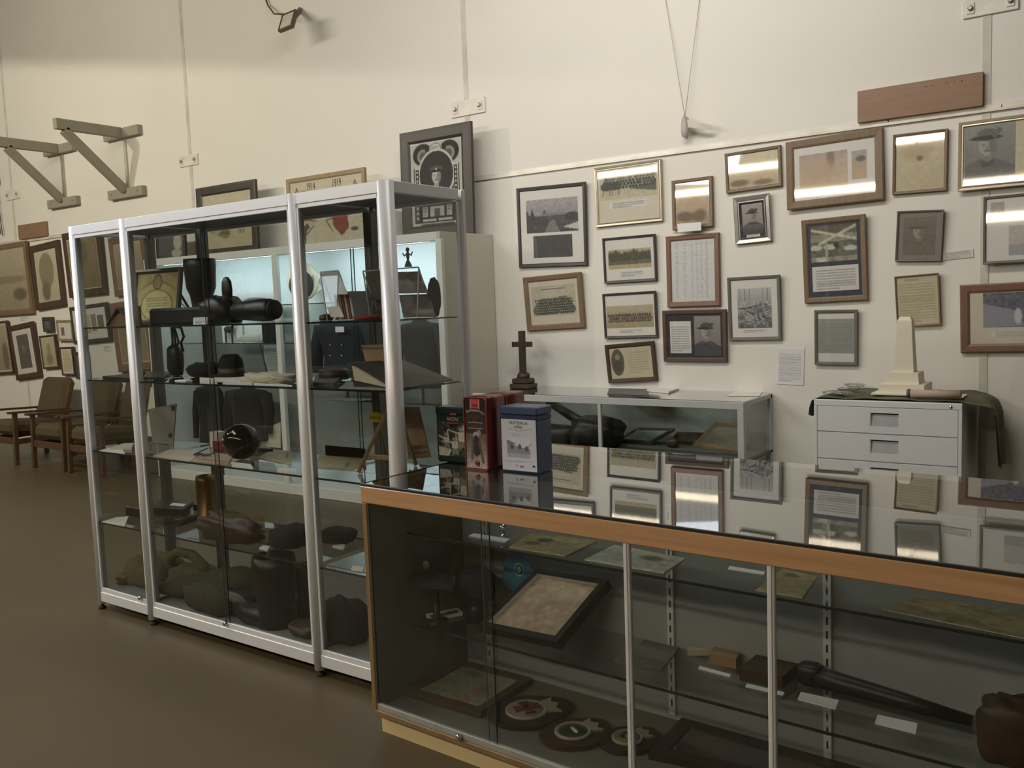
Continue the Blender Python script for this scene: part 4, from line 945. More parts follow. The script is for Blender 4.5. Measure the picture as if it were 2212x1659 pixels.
# ================================================================== ceiling tubes and daylight
for k in range(4):
    x = -7.7 + k * 2.1
    t = thing('ceiling_light', 'long twin tube ceiling light hung over the room', 'ceiling light', (x, TUBE_Y, TUBE_Z + .04), group='tube lights over the room')
    MB().box(-1.04, 1.04, -.22, .22, .02, .06, .01).build('housing', STEELW, t)
    MB().box(-1.03, 1.03, -.14, .14, -.02, .018, .01).build('tube', mat('warm fluorescent tube', (255, 250, 240), emit=((1., .84, .60), 27)), t)
    MB().bar((-.6, 0, .06), (-.6, 0, 2.5), .012, .012).build('hanger', CHROME, t); MB().bar((.6, 0, .06), (.6, 0, 2.5), .012, .012).build('hanger', CHROME, t)
def lamp(name, kind, loc, energy, col, target=None, **kw):
    l = bpy.data.lights.new(name, kind); l.energy = energy; l.color = col
    for k, v in kw.items(): setattr(l, k, v)
    o = bpy.data.objects.new(name, l); C.objects.link(o); o.location = loc
    if target is not None: o.rotation_euler = (Vector(target) - Vector(loc)).to_track_quat('-Z', 'Y').to_euler()
    return o
# ================================================================== what the showcase holds
Z1, Z2, Z3, Z4 = ZS
YB = YC + DC - .05
def ybase(u, v, z): return min(max(oz(u, v, z).y, YC + .05), YB)
def lump(name, label, cat, bx, z, m, dep=.12, Y=None, pw=.8, noise=.06, seed=1, group=None):
    """soft or rounded thing resting on the plane z; bx = its outline as seen (u0, v0, u1, v1)"""
    u0, v0, u1, v1 = bx
    if Y is None: Y = ybase((u0 + u1) / 2, v1, z) + dep / 2
    if Y < 3.2 and z > .09 and u1 < 800: Y = min(Y, YC + DC - .04 - dep / 2 * (1 + noise)); Y = max(Y, YC + .04 + dep / 2 * (1 + noise))
    x0, x1, _, zt = pxbox(u0, v0, u1, v1, Y); h = max(.012, zt - z)
    o = tag(MB().ell((0, 0, h * .45), ((x1 - x0) / 2, dep / 2, h * .55), 24, 16, None, pw, noise, seed, .001).build(name, m), label, cat, group)
    o.location = ((x0 + x1) / 2, Y, z); return o
def block(name, label, cat, bx, z, m, dep=.1, Y=None, b=.003, group=None, rz=0):
    u0, v0, u1, v1 = bx
    if Y is None: Y = ybase((u0 + u1) / 2, v1, z)
    x0, x1, _, zt = pxbox(u0, v0, u1, v1, Y); h = max(.006, zt - z)
    o = tag(MB().box(-(x1 - x0) / 2, (x1 - x0) / 2, 0, dep, .0006, h, b).build(name, m), label, cat, group)
    o.location = ((x0 + x1) / 2, Y, z); o.rotation_euler = (0, 0, rz); return o

# ---- top shelf
x0, x1, _, zt = pxbox(220, 670, 280, 706, 2.68)
t = thing('model_house', 'small brown model house with pitched roof on the top shelf', 'model house', ((x0 + x1) / 2 + .045, 2.68, Z1)); w, h = (x1 - x0) / 2, zt - Z1
MB().prism([(-w * .8, 0), (w * .8, 0), (w * .8, h * .3), (0, h * .85), (-w * .8, h * .3)], 0, .16, Matrix(((1, 0, 0, 0), (0, 0, 1, 0), (0, 1, 0, .001), (0, 0, 0, 1)))).build('walls', mat('brown model card', (104, 76, 50), .7), t)
m = MB()
for s in (-1, 1): m.bar((s * w * .46, -.012, h * .62), (s * w * .46, .172, h * .62), w * 1.1, .006, .001, (s * .62, 0, .78))
m.build('roof', mat('dark brown roof', (74, 56, 42), .7), t)
# framed certificate on its strut
q = [(293, 585), (384, 576), (381, 692), (290, 694)]; P = [oy(u, v, 2.76) for u, v in q]
w = P[1].x - P[0].x; h = P[0].z - Z1
t = thing('framed_certificate', 'framed yellowed certificate propped on a strut on the top shelf', 'framed certificate', ((P[0].x + P[1].x) / 2, 2.72, Z1 + .006), (math.radians(-9), 0, math.radians(4)))
MB().ring(w, h, [(0, .02), (0, 0), (.012, -.003), (.022, .006), (.022, .02)], 0, h / 2).build('frame', BLACKW, t)
MB().box(-w / 2 + .018, w / 2 - .018, .012, .016, .018, h - .018).build('mat_board', MATC, t)
pg_honour(w - .04, h - .04).mesh('certificate', t, T(0, .0115, h / 2))
m = MB(); m.bar((w * .3, .02, h * .75), (w * .45, .13, .034), .03, .006); m.bar((w * .1, .02, h * .75), (w * .45, .13, .034), .004, .004); m.build('strut', BLACKW, t)
tag(MB().box(-.008, .008, -.004, .004, 0, .1, .002).build('medal_bar', BRASS), 'thin pale metal strip leaning against the framed certificate', 'metal strip').location = (oy(303, 690, 2.63).x, 2.63, Z1 + .001)
block('instrument_case', 'long low black leather case on the top shelf', 'case', (321, 662, 442, 694), Z1, LEATHK, .16, 2.6, .012)
x0, x1, _, zt = pxbox(417, 557, 462, 694, 2.74); w = (x1 - x0) / 2; h = zt - Z1
t = thing('leather_boot', 'tall upright black leather boot on the top shelf', 'boot', ((x0 + x1) / 2, 2.74, Z1))
MB().lathe([(w * .7, .0), (w * .75, .03), (w * .62, .09), (w * .72, .14), (w * .9, h * .55), (w, h * .9), (w * .98, h), (w * .9, h), (w * .8, h * .8)], 20, T(0, 0, .001), True, 1, .9).build('shaft', LEATHK, t)
MB().ell((w * .95, -.03, .035), (w * 1.25, .05, .045), 18, 10, None, .8, .03, 3, .001).build('foot', LEATHK, t)
x0, x1, _, zt = pxbox(450, 614, 512, 692, 2.66); w = (x1 - x0) / 2; h = zt - Z1
t = thing('leather_satchel', 'lumpy black leather satchel with an upright rounded flap', 'satchel', ((x0 + x1) / 2, 2.66, Z1))
MB().ell((0, 0, h * .3), (w, .08, h * .42), 22, 14, None, .7, .1, 4, .001).build('bag', LEATHK, t)
MB().lathe([(0, 0), (.028, 0), (.034, .06), (.03, .1), (.016, .12), (0, .124)], 14, T(w * .45, 0, h * .52), True, 1, .5).build('flap', LEATHK, t)
x0, x1, _, zt = pxbox(512, 646, 593, 694, 2.62); w = (x1 - x0) / 2; h = zt - Z1
t = thing('leather_boot', 'black leather boot lying on its side with the sole to the front', 'boot', ((x0 + x1) / 2, 2.62, Z1 + .005))
M = T(-w, 0, h * .5) @ Matrix.Rotation(PI / 2, 4, 'Y')
MB().lathe([(h * .36, 0), (h * .42, w * .4), (h * .46, w * .9), (h * .5, w * 1.4), (h * .48, w * 1.85), (h * .4, w * 2), (0, w * 2)], 20, M).build('shaft', LEATHK, t)
MB().lathe([(0, 0), (h * .42, 0), (h * .42, .01), (0, .012)], 20, T(w * .99, 0, h * .5) @ Matrix.Rotation(PI / 2, 4, 'Y')).build('sole', RUBBER, t)
def caption(label, u0, v0, u1, v1, Y, z, name='caption_card'):
    x0, x1, _, zt = pxbox(u0, v0, u1, v1, Y); h = zt - z
    o = tag(MB().box((x0 - x1) / 2, (x1 - x0) / 2, 0, .002, .0006, h).build(name, CARD), label, 'caption card'); o.location = ((x0 + x1) / 2, Y, z); o.rotation_euler = (math.radians(-8), 0, 0)
    pg_doc((232, 234, 240), (110, 120, 170), 4, False)((x1 - x0) * .9, h * .85).mesh('printed_text', o, T(0, -.0006, h / 2)); return o
caption('white caption card standing at the front of the black leather case', 417, 685, 447, 699, 2.545, Z1)
# right bay: clear stands, cards, booklets
AC = mat('clear acrylic edge', (206, 212, 212), .15)
GA = glass('clear acrylic', (.95, .97, .97), 1.2)
def easel_sheet(label, a, b, c, d, y0, y1):
    """bent acrylic stand: a, b upper corners, c, d lower ends of the sloping face (pixels)"""
    A, B_ = oy(*a, y1), oy(*b, y1); D_, C_ = oy(*d, y0), oy(*c, y0)
    C_.z = D_.z = Z1 + .004
    t = thing('acrylic_stand', label, 'display stand', ((A.x + B_.x) / 2, y1, Z1)); o = Vector(t.location)
    MB().quad(C_ - o, D_ - o, B_ - o, A - o).build('sloping_face', GA, t)
    for p, q in ((A, C_), (B_, D_)): MB().tube([p - o, q - o], .0028, 6).build('bright_edge', AC, t)
    for p in (A, B_): MB().tube([p - o, (p.x - o.x, .09, .004)], .0026, 6).build('rear_leg', AC, t)
    MB().tube([A - o, B_ - o], .003, 6).build('top_edge', AC, t); return t
easel_sheet('clear acrylic stand holding a blank white card, top shelf', (692, 588), (731, 585), (707, 690), (727, 690), 2.62, 2.72)
def panel(name, label, cat, q, ys, m, fn=None, th=.003):
    P = [oy(u, v, y) for (u, v), y in zip(q, ys)]
    for z_ in (Z1, Z2, Z3) if P[0].y < 3.5 else (WS1,):
        if abs(P[2].z - z_) < .1 or abs(P[3].z - z_) < .05:
            for p in P[2:]: p.z = max(p.z, z_ + .002)
    c = sum(P, Vector()) / 4; n = (P[1] - P[0]).cross(P[3] - P[0]).normalized()
    if n.y < 0: n = -n
    L = [p - c for p in P]; o = tag(MB().hexa([p + n * th for p in L], L).build(name, m), label, cat); o.location = c
    if fn:
        A, B_, C_, D_ = [p - n * .001 for p in L]
        fn((B_ - A).length, (D_ - A).length).mesh('printed_face', o, lambda u, v: (A * (1 - u) + B_ * u) * (1 - v) + (D_ * (1 - u) + C_ * u) * v)
    return o
panel('white_card', 'blank white card leaning in the clear stand', 'card', [(693, 589), (730, 587), (751, 635), (716, 637)], (2.735, 2.735, 2.70, 2.70), CARD)
panel('white_card', 'small tilted white card in front of the booklets', 'card', [(705, 663), (733, 661), (743, 684), (715, 685)], (2.64, 2.64, 2.60, 2.60), CARD)
cols = [(120, 46, 36), (206, 196, 170), (150, 90, 60), (90, 70, 50), (200, 190, 160), (130, 60, 44), (196, 204, 214)]
wh = ['dark red', 'cream', 'tan', 'brown', 'pale buff', 'rust red', 'pale blue']
for k in range(7):
    p = oy(737 + k * 5.6, 680, 2.76)
    m_ = mat(wh[k] + ' booklet cover', cols[k], .6)
    o = tag(MB().box(-.006, .006, 0, .1, 0, .12 - .006 * (k % 3), .001).build('booklet', m_), wh[k] + ' thin booklet in the leaning row on the top shelf', 'booklet', 'booklets on the top shelf')
    o.location = (p.x, 2.74, Z1 + .003); o.rotation_euler = (0, math.radians(-9), 0)
lump('red_cloth', 'small crumpled red cloth on the top shelf', 'cloth', (773, 681, 815, 694), Z1, RED, .1, 2.63, .8, .2, 3)
lump('dark_pouch', 'small dark pouch behind the tilted white card', 'pouch', (695, 678, 716, 693), Z1, LEATHB, .06, 2.72)
easel_sheet('clear acrylic stand holding two photo boards, top shelf end', (784, 586), (904, 577), (800, 690), (902, 690), 2.80, 2.86)
panel('photo_board', 'upper photo board with a house roof in the clear stand', 'photo board', [(852, 588), (906, 586), (925, 633), (862, 634)], (2.90, 2.90, 2.88, 2.88), MATG, pg_fade((190, 190, 186), (120, 120, 116), ((.25, .2, .3, .2, (92, 92, 90), .2), (.75, .25, .3, .25, (70, 70, 68), .2), (.8, .75, .2, .25, (100, 98, 94), .3))))
panel('photo_board', 'lower dark photo board in the clear stand', 'photo board', [(862, 637), (928, 635), (940, 686), (872, 690)], (2.91, 2.91, 2.88, 2.88), MATG, pg_fade((120, 118, 112), (90, 88, 84), ((.7, .3, .3, .3, (60, 60, 58), .4), (.7, .75, .35, .08, (150, 148, 140), .5))))
x0, x1, _, zt = pxbox(806, 586, 829, 694, 2.84); 
t = thing('document_box', 'grey brown open document box on the top shelf', 'box', ((x0 + x1) / 2, 2.835, Z1)); w = (x1 - x0) / 2; h = zt - Z1
MB().box(-w, w, 0, .1, h * .45, h).build('box', mat('grey brown card', (96, 92, 84), .8), t); MB().box(-w * 1.3, w * 1.1, -.01, .11, h * .4, h * .45, .002).build('ledge', mat('grey brown card', (96, 92, 84), .8), t); MB().box(-w * .7, w * .7, .02, .1, .001, h * .4, .002).build('foot', mat('grey brown card', (96, 92, 84), .8), t)
p = oy(882, 578, 2.86)
t = thing('toy_figurine', 'tiny dark figurine with raised arms on top of the clear stand', 'figurine', (p.x, 2.86, p.z + .003))
s = .0037
MB().lathe([(5 * s * .9, 0), (4.2 * s, .006), (1.5 * s, .028), (0, .03)], 12).build('stand', mat('grey figurine', (90, 92, 94), .6), t)
m = MB(); m.ell((0, 0, .046), (.008, .006, .02), 10, 8); m.ell((0, 0, .072), (.008, .008, .01), 10, 8); m.tube([(-.006, 0, .056), (-.02, 0, .046), (-.027, 0, .058)], .0028, 6); m.tube([(.006, 0, .056), (.02, 0, .046), (.026, 0, .062)], .0028, 6)
m.build('figure', mat('dark figurine', (44, 46, 48), .6), t)
x0, x1, _, zt = pxbox(930, 600, 950, 690, 2.93)
o = tag(MB().ell((0, 0, (zt - Z1) * .5), ((x1 - x0) / 2, .03, (zt - Z1) * .52), 18, 14, None, .9, .05, 6, .001).build('felt_hat', CLOTHK), 'dark felt hat stood on edge at the end of the top shelf', 'hat'); o.location = ((x0 + x1) / 2, 2.93, Z1)

# ---- second shelf
def qs(*a): return list(a)
slab('dark_folder', 'long dark flat folder on the second shelf end bay', 'folder', [(213, 817), (228, 812), (290, 812), (282, 822)], Z2, .012, LEATHK)
slab('dark_folder', 'thinner dark folder behind the long one', 'folder', [(243, 812), (250, 808), (300, 808), (298, 812)], Z2, .014, LEATHB)
slab('dark_album', 'dark flat album just past the first showcase post', 'album', [(308, 820), (320, 808), (372, 808), (352, 822)], Z2, .014, LEATHK)
block('card_box', 'small white card box at the front of the second shelf', 'box', (377, 822, 401, 830), Z2, CARD, .04)
slab('white_book', 'thin white book at the front edge of the second shelf', 'book', [(413, 831), (432, 822), (462, 824), (452, 834)], Z2, .016, PAPER)
slab('paper_sheet', 'curled white papers on the second shelf', 'sheet of paper', [(455, 832), (462, 818), (540, 818), (520, 836)], Z2, .01, PAPER)
lump('crumpled_cloth', 'crumpled pale cloth on the second shelf', 'cloth', (536, 806, 632, 836), Z2, PAPERC, .16, None, .7, .16, 5)
slab('white_card', 'long white card at the front under the crumpled cloth', 'card', [(540, 834), (548, 826), (602, 832), (600, 840)], Z2, .008, CARD)
def hat(name, label, bx, z, m, Y=None, brim=1.0):
    u0, v0, u1, v1 = bx
    if Y is None: Y = min(ybase((u0 + u1) / 2, v1, z) + .1, YC + DC - .16)
    x0, x1, _, zt = pxbox(u0, v0, u1, v1, Y); w = (x1 - x0) / 2; h = zt - z
    t = thing(name, label, 'hat', ((x0 + x1) / 2, Y, z))
    r = w * .62 if brim > .5 else w * .95
    MB().lathe([(r, .008), (r * .98, h * .4), (r * .9, h * .75), (r * .6, h * .97), (r * .2, h * .9), (0, h * .88)], 22, None, True, 1, .85).build('crown', m, t)
    MB().lathe([(r * .6, .004), (w * .98, .01), (w, .016), (r, .02), (r * .9, .02)], 26, None, True, 1, .8).build('brim', m, t)
    MB().lathe([(r * 1.01, .02), (r * 1.02, .022), (r * 1.0, .05), (r * .98, .05)], 22, None, True, 1, .86).build('hat_band', LEATHB, t); return t
hat('slouch_hat', 'dark slouch hat on the second shelf below the lying boot', (470, 764, 532, 814), Z2, CLOTHK)
lump('wool_beanie', 'dark rounded wool cap beside the slouch hat', 'cap', (418, 782, 470, 818), Z2, CLOTHK, .16, None, .9, .08, 7)
x0, x1, _, zt = pxbox(366, 706, 396, 812, 2.84)
t = thing('leather_harness', 'dark leather pouch with hanging straps on the second shelf', 'harness', ((x0 + x1) / 2, 2.84, Z2)); h = zt - Z2
MB().ell((0, 0, .08), (.05, .035, .085), 16, 10, None, .7, .08, 8, .001).build('pouch', LEATHK, t)
for dx in (-.02, .0, .02): MB().tube([(dx, 0, .15), (dx * 1.3, .01, h * .7), (dx * .6, .0, h)], .006, 6).build('strap', LEATHK, t)
MB().tube([(.02, 0, h), (.07, 0, h * .98), (.09, 0, h * .8), (.06, 0, h * .68), (.075, 0, h * .5)], .007, 6).build('looped_strap', LEATHK, t)
hat('peaked_cap', 'khaki cap with a dark rolled band on the second shelf end bay', (697, 796, 748, 824), Z2, mat('grey khaki felt', (92, 90, 78), .95, var=.15), None, .2)
slab('dark_book', 'dark grey book lying under the khaki cap', 'book', [(676, 836), (684, 818), (738, 822), (722, 838)], Z2, .02, mat('dark grey cover', (72, 74, 74), .6))
slab('paper_sheet', 'loose grey papers at the front of the end bay', 'sheet of paper', [(730, 840), (752, 824), (845, 826), (838, 846)], Z2, .004, mat('grey paper', (150, 150, 140), .8))
slab('ribbon', 'short red ribbon among the loose grey papers', 'ribbon', [(759, 827), (762, 818), (800, 820), (798, 828)], Z2, .014, RED)
panel('cardboard_sheet', 'upright brown cardboard sheet in the end bay', 'cardboard', [(780, 745), (840, 744), (842, 820), (800, 822)], (2.82, 2.82, 2.74, 2.74), CARDB)
panel('cardboard_sheet', 'orange brown cardboard piece in front of the dark album', 'cardboard', [(866, 806), (898, 806), (886, 836), (866, 838)], (2.94, 2.94, 2.92, 2.92), mat('orange brown card', (176, 128, 76), .8))
P = [oy(796, 786, 2.70), oy(842, 800, 2.62), oz(896, 840, Z2 + .004), oz(1000, 824, Z2 + .004)]; c = sum(P, Vector()) / 4
t = thing('leather_album', 'dark brown album lying half open and tilted in the end bay', 'album', (-2.47, 2.76, Z2))
MB().hexa([(-.14, -.16, .004), (.12, -.2, .004), (.14, .14, .004), (-.12, .16, .004)], [(-.16, -.15, .105), (.1, -.19, .012), (.13, .15, .012), (-.15, .16, .09)]).build('cover', mat('dark brown album cover', (46, 40, 32), .5, var=.1), t)
MB().hexa([(-.13, -.165, .03), (.09, -.195, .006), (.1, -.15, .006), (-.12, -.14, .05)], [(-.14, -.165, .09), (.08, -.2, .011), (.1, -.15, .011), (-.13, -.14, .088)]).build('pages', PAPERC, t)

# ---- third shelf
slab('paper_sheet', 'white paper slips on the third shelf end bay', 'sheet of paper', [(202, 977), (215, 966), (262, 966), (250, 985)], Z3, .004, PAPER)
slab('booklet', 'pale booklet beside the white slips, third shelf', 'booklet', [(238, 972), (252, 961), (290, 962), (285, 972)], Z3, .014, PAPERC)
GB = panel('grey_board', 'large pale grey panel with two dark clips, leaning on the third shelf', 'board', [(320, 884), (380, 872), (374, 968), (332, 990)], (2.88, 2.88, 2.84, 2.84), mat('pale grey panel', (118, 118, 108), .6, var=.03), None, .006)
for u, v in ((374, 882), (368, 940)):
    p = oy(u, v, 2.85); o = MB().box(-.012, .012, -.006, .003, -.012, .012, .002).build('clip', BLACKW, GB); o.location = p - GB.location
slab('paper_sheet', 'large cream sheet on the third shelf below the dark jacket', 'sheet of paper', [(331, 986), (372, 972), (438, 978), (402, 1000)], Z3, .006, PAPERC)
slab('pink_document', 'pinkish document with red stripe on the third shelf', 'document', [(400, 1000), (445, 978), (505, 984), (470, 1012)], Z3, .004, mat('pinkish paper two', (176, 150, 130), .8), pg_fade((186, 172, 150), (180, 160, 140), ((.3, .5, .06, .5, (176, 110, 96), .2),)))
t = thing('wire_spectacles', 'dark wire spectacles lying on the cream sheet', 'spectacles', oz(440, 983, Z3 + .009))
for s in (-1, 1): MB().tube([(s * .03 + .022 * math.cos(a), .02 * math.sin(a) - .01, .004) for a in (k * PI / 8 for k in range(17))], .003, 6).build('lens_rim', BLACKW, t)
m = MB(); m.tube([(-.008, -.01, .005), (.008, -.01, .005)], .003, 6); m.tube([(-.05, -.01, .005), (-.06, .07, .02)], .003, 6); m.tube([(.05, -.01, .005), (.055, .07, .02)], .003, 6); m.build('temples', BLACKW, t)
x0, x1, _, zt = pxbox(497, 951, 552, 1000, 2.70)
t = thing('black_ball', 'glossy black ball with two pale spots on the third shelf', 'ball', ((x0 + x1) / 2, 2.70, Z3 + .001)); r_ = (x1 - x0) / 2
MB().ell((0, 0, r_ * .9), (r_, r_ * .9, r_ * .9), 28, 18).build('ball', mat('glossy black enamel', (12, 12, 14), .08), t)
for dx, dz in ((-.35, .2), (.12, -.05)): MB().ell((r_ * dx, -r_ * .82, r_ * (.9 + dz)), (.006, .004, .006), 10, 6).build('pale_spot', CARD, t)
block('white_box', 'white box at the back of the third shelf', 'box', (488, 936, 538, 972), Z3, PAPER, .06, 2.86)
block('red_book', 'small red book in front of the white box', 'book', (459, 956, 487, 972), Z3, RED, .02, 2.84)
block('white_box', 'small white box beside the red book', 'box', (453, 934, 470, 958), Z3, PAPER, .05, 2.87)
slab('caption_card', 'thick white caption block at the third shelf front', 'caption card', [(480, 1014), (500, 1003), (541, 1008), (520, 1020)], Z3, .012, CARD)
slab('caption_card', 'white caption block next to the middle post, third shelf', 'caption card', [(591, 1022), (602, 1015), (640, 1018), (630, 1028)], Z3, .012, CARD)
slab('paper_sheet', 'bluish crumpled paper on the third shelf front', 'sheet of paper', [(550, 1018), (560, 1000), (592, 1004), (600, 1020)], Z3, .008, mat('bluish paper', (150, 160, 160), .8))
slab('open_map', 'open pale map beside the black ball', 'map', [(556, 990), (610, 969), (655, 972), (630, 1004)], Z3, .004, PAPERC, pg_fade((186, 180, 150), (176, 170, 140), ((.6, .8, .3, .05, (110, 110, 90), .3),)))
slab('dark_book', 'dark open book with pale edge behind the ball', 'book', [(548, 976), (556, 962), (604, 966), (590, 978)], Z3, .02, LEATHK)
slab('open_map', 'large cream map with a torn edge in the end bay, third shelf', 'map', [(676, 1010), (690, 985), (800, 990), (776, 1016)], Z3, .004, PAPERC, pg_fade((176, 168, 136), (160, 152, 120), ((.3, .7, .25, .04, (90, 86, 66), .4),)))
slab('bluish_folder', 'pale bluish folder standing low behind the cream map', 'folder', [(775, 988), (785, 966), (822, 970), (800, 990)], Z3, .05, mat('bluish card', (120, 136, 132), .8))
slab('caption_card', 'tiny white caption card under the easel', 'caption card', [(766, 1018), (770, 1012), (786, 1014), (782, 1021)], Z3, .004, CARD)
A = oz(818, 1034, Z3); Bp = oz(916, 1010, Z3); top = oy(852, 872, 2.80)
t = thing('wooden_easel', 'small pale wooden easel in the end bay, third shelf', 'easel', (top.x, 2.80, Z3)); o = Vector(t.location)
for p in ((-.115, -.12, .004), (.115, -.1, .004), (0, .12, .004)): MB().bar(p, (p[0] * .12, p[1] * .1, top.z - Z3), .012, .016, .002).build('leg', WOODL, t)
MB().bar((-.09, -.085, .07), (.09, -.08, .07), .014, .02, .002).build('ledge', WOODL, t)
panel('framed_board', 'brown printed board resting on the small easel', 'board', [(872, 879), (904, 879), (930, 988), (882, 992)], (2.955, 2.955, 2.93, 2.93), CARDB, pg_fade((150, 128, 100), (140, 116, 86), ((.5, .78, .5, .03, (100, 60, 40), .5), (.5, .88, .5, .02, (90, 56, 40), .5))), .006)
t = thing('yellow_flower', 'yellow artificial flower on a thin stem in the end bay', 'flower', keep(oz(834, 978, Z3), Z3)); t.location.z = Z3 + .001; t.location.y = 2.86; t.location.x = oy(834, 978, 2.86).x; e = oy(812, 902, t.location.y) - Vector(t.location)
MB().tube([(0, 0, .004), tuple(e * .5 + Vector((.012, 0, 0))), tuple(e)], .0025, 6).build('stem', mat('green stem', (60, 72, 40), .7), t)
m = MB()
for k in range(9): a = k * PI / 4.5; m.ell((e.x + .022 * math.cos(a), e.y, e.z + .012 * math.sin(a)), (.02, .012, .012), 8, 6)
m.build('petals', mat('yellow petals', (190, 170, 48), .8), t)

# ---- fourth shelf
slab('paper_sheet', 'white papers on the fourth shelf end bay', 'sheet of paper', [(212, 1130), (228, 1115), (278, 1116), (262, 1140)], Z4, .004, PAPER)
block('black_box', 'small flat black box beside the white papers', 'box', (272, 1099, 303, 1116), Z4, LEATHK, .07)
for k, (q, m_, lab) in enumerate((([(318, 1116), (345, 1092), (428, 1098), (404, 1122)], LEATHB, 'brown'), ([(326, 1108), (350, 1088), (418, 1092), (398, 1112)], LEATHK, 'black'))):
    slab('hardback_book', lab + ' hardback book in the short pile on the fourth shelf', 'book', q, Z4 + .03 * k, .028, m_)
slab('paper_sheet', 'small white sheet on top of the pile of two books', 'sheet of paper', [(366, 1092), (374, 1087), (402, 1090), (396, 1095)], Z4 + .06, .003, PAPER)
a = oz(382, 1139, Z4) + Vector((0, 0, .02)); b = oz(440, 1120, Z4) + Vector((0, 0, .02))
tag(MB().tube([(0, 0, 0), tuple(b - a)], .02, 14).build('leather_roll', LEATHB), 'dark brown leather roll on the fourth shelf front', 'leather roll').location = a
p = oz(449, 1128, Z4)
x0, x1, _, zt = pxbox(437, 1030, 462, 1128, p.y)
t = thing('shell_case', 'tall brass shell case standing on the fourth shelf', 'shell case', ((x0 + x1) / 2, p.y, Z4 + .001)); r_ = (x1 - x0) / 2; h = min(zt - Z4, Z3 - Z4 - .02)
MB().lathe([(0, 0), (r_ * 1.1, 0), (r_ * 1.1, .008), (r_, .012), (r_, h * .9), (r_ * .94, h), (r_ * .88, h), (r_ * .86, h * .3), (0, h * .3)], 26).build('casing', BRASS, t)
o = slab('canvas_parcel', 'flat folded tan canvas parcel on the fourth shelf', 'parcel', [(482, 1108), (512, 1080), (630, 1090), (572, 1130)], Z4, .035, mat('tan canvas', (120, 104, 72), .9, var=.12))
lump('leather_bag', 'crumpled brown leather bag at the front of the fourth shelf', 'bag', (438, 1122, 560, 1180), Z4, LEATHB, .14, None, .75, .14, 9)
lump('leather_pouch', 'tan leather pouch beside the crumpled bag', 'pouch', (560, 1148, 606, 1180), Z4, mat('tan leather', (110, 88, 62), .6), .1, None, .7, .08, 11)
lump('dark_cloth', 'dark folded cloth near the middle post, fourth shelf', 'cloth', (604, 1140, 662, 1196), Z4, CLOTHK, .2, None, .7, .1, 12)
def fcard(label, q): slab('caption_card', label, 'caption card', q, Z4, .006, CARD)
fcard('white caption card beside the tan pouch, fourth shelf', [(597, 1154), (606, 1147), (632, 1153), (622, 1160)])
fcard('white caption card in front of the dark folded cloth', [(560, 1186), (568, 1180), (584, 1183), (578, 1190)])
lump('wool_beret', 'dark cap at the back of the end bay, fourth shelf', 'cap', (700, 1144, 762, 1178), Z4, CLOTHK, .16, None, .9, .06, 13)
fcard('rounded pale card on the end bay fourth shelf', [(694, 1148), (702, 1143), (725, 1147), (718, 1153)])
fcard('white caption card nearest the counter end, fourth shelf', [(758, 1232), (762, 1224), (786, 1227), (784, 1236)])
fcard('white caption card in the middle of the end bay, fourth shelf', [(718, 1182), (724, 1175), (746, 1179), (742, 1187)])

# ---- floor of the showcase
x0, x1, _, zt = pxbox(250, 1204, 412, 1284, 2.70)
t = thing('canvas_haversack', 'brown canvas haversack with a thick arched handle on the showcase floor', 'bag', ((x0 + x1) / 2 + .1, 2.755, ZD)); w = (x1 - x0) / 2; h = zt - ZD
MB().ell((-w * .36, -.0, h * .3), (w * .5, .13, h * .45), 24, 14, None, .7, .08, 14, .001).build('bag', CANVAS, t)
MB().ell((w * .45, .04, h * .22), (w * .5, .11, h * .38), 24, 14, None, .75, .06, 15, .001).build('side_pouch', CANVAS, t)
MB().tube([(w * .02, 0, h * .3), (w * .04, 0, h * .75), (w * .25, 0, h * .96), (w * .6, 0, h * .95), (w * .86, 0, h * .72), (w * .88, .02, h * .3)], [.022, .026, .026, .026, .026, .022], 12).build('handle', CANVAS, t)
MB().ell((-w * .7, -.1, .03), (.05, .05, .034), 14, 8, None, .8, .2, 16, .001).build('strap_end', LEATHB, t)
x0, x1, _, zt = pxbox(372, 1226, 545, 1330, 2.66)
t = thing('canvas_roll', 'long dark canvas kit roll slumped across the showcase floor', 'kit roll', ((x0 + x1) / 2, 2.66, ZD)); w = (x1 - x0) / 2
MB().tube([(-w * .95, -.06, .05), (-w * .5, -.02, .07), (0, .02, .09), (w * .55, .06, .12), (w * .95, .1, .13)], [.03, .055, .075, .085, .05], 14).build('roll', mat('dark khaki canvas', (56, 54, 38), .9, var=.2, scale=50, bump=.3), t)
MB().ell((w * .3, -.05, .06), (w * .6, .07, .07), 20, 12, None, .7, .12, 17, .001).build('flap', mat('dark khaki canvas', (56, 54, 38), .9), t)
MB().tube([(w * .8, .1, .16), (w * .85, .1, .23), (w * .95, .1, .25), (w * 1.0, .1, .2), (w * .95, .1, .15)], .009, 8).build('loop', CANVAS, t)
for lab, bx, Y in (('tall black boot on the showcase floor, the one before the shaded panel', (556, 1208, 634, 1360), 2.64), ('black boot half hidden by the middle post, showcase floor', (640, 1226, 690, 1338), 2.8)):
    x0, x1, _, zt = pxbox(*bx, Y); w = (x1 - x0) / 2; h = min(zt - ZD, .34)
    t = thing('leather_boot', lab, 'boot', ((x0 + x1) / 2, Y, ZD))
    MB().lathe([(w * .75, 0), (w * .78, .03), (w * .7, .1), (w * .8, h * .5), (w * .85, h * .85), (w * .8, h), (w * .7, h), (w * .65, h * .8)], 20, T(w * .15, 0, .001), True, 1, .9).build('shaft', LEATHK, t)
    MB().ell((-w * .55, -.04, .04), (w * 1.0, .055, .05), 18, 10, None, .8, .04, 18, .001).build('foot', LEATHK, t)
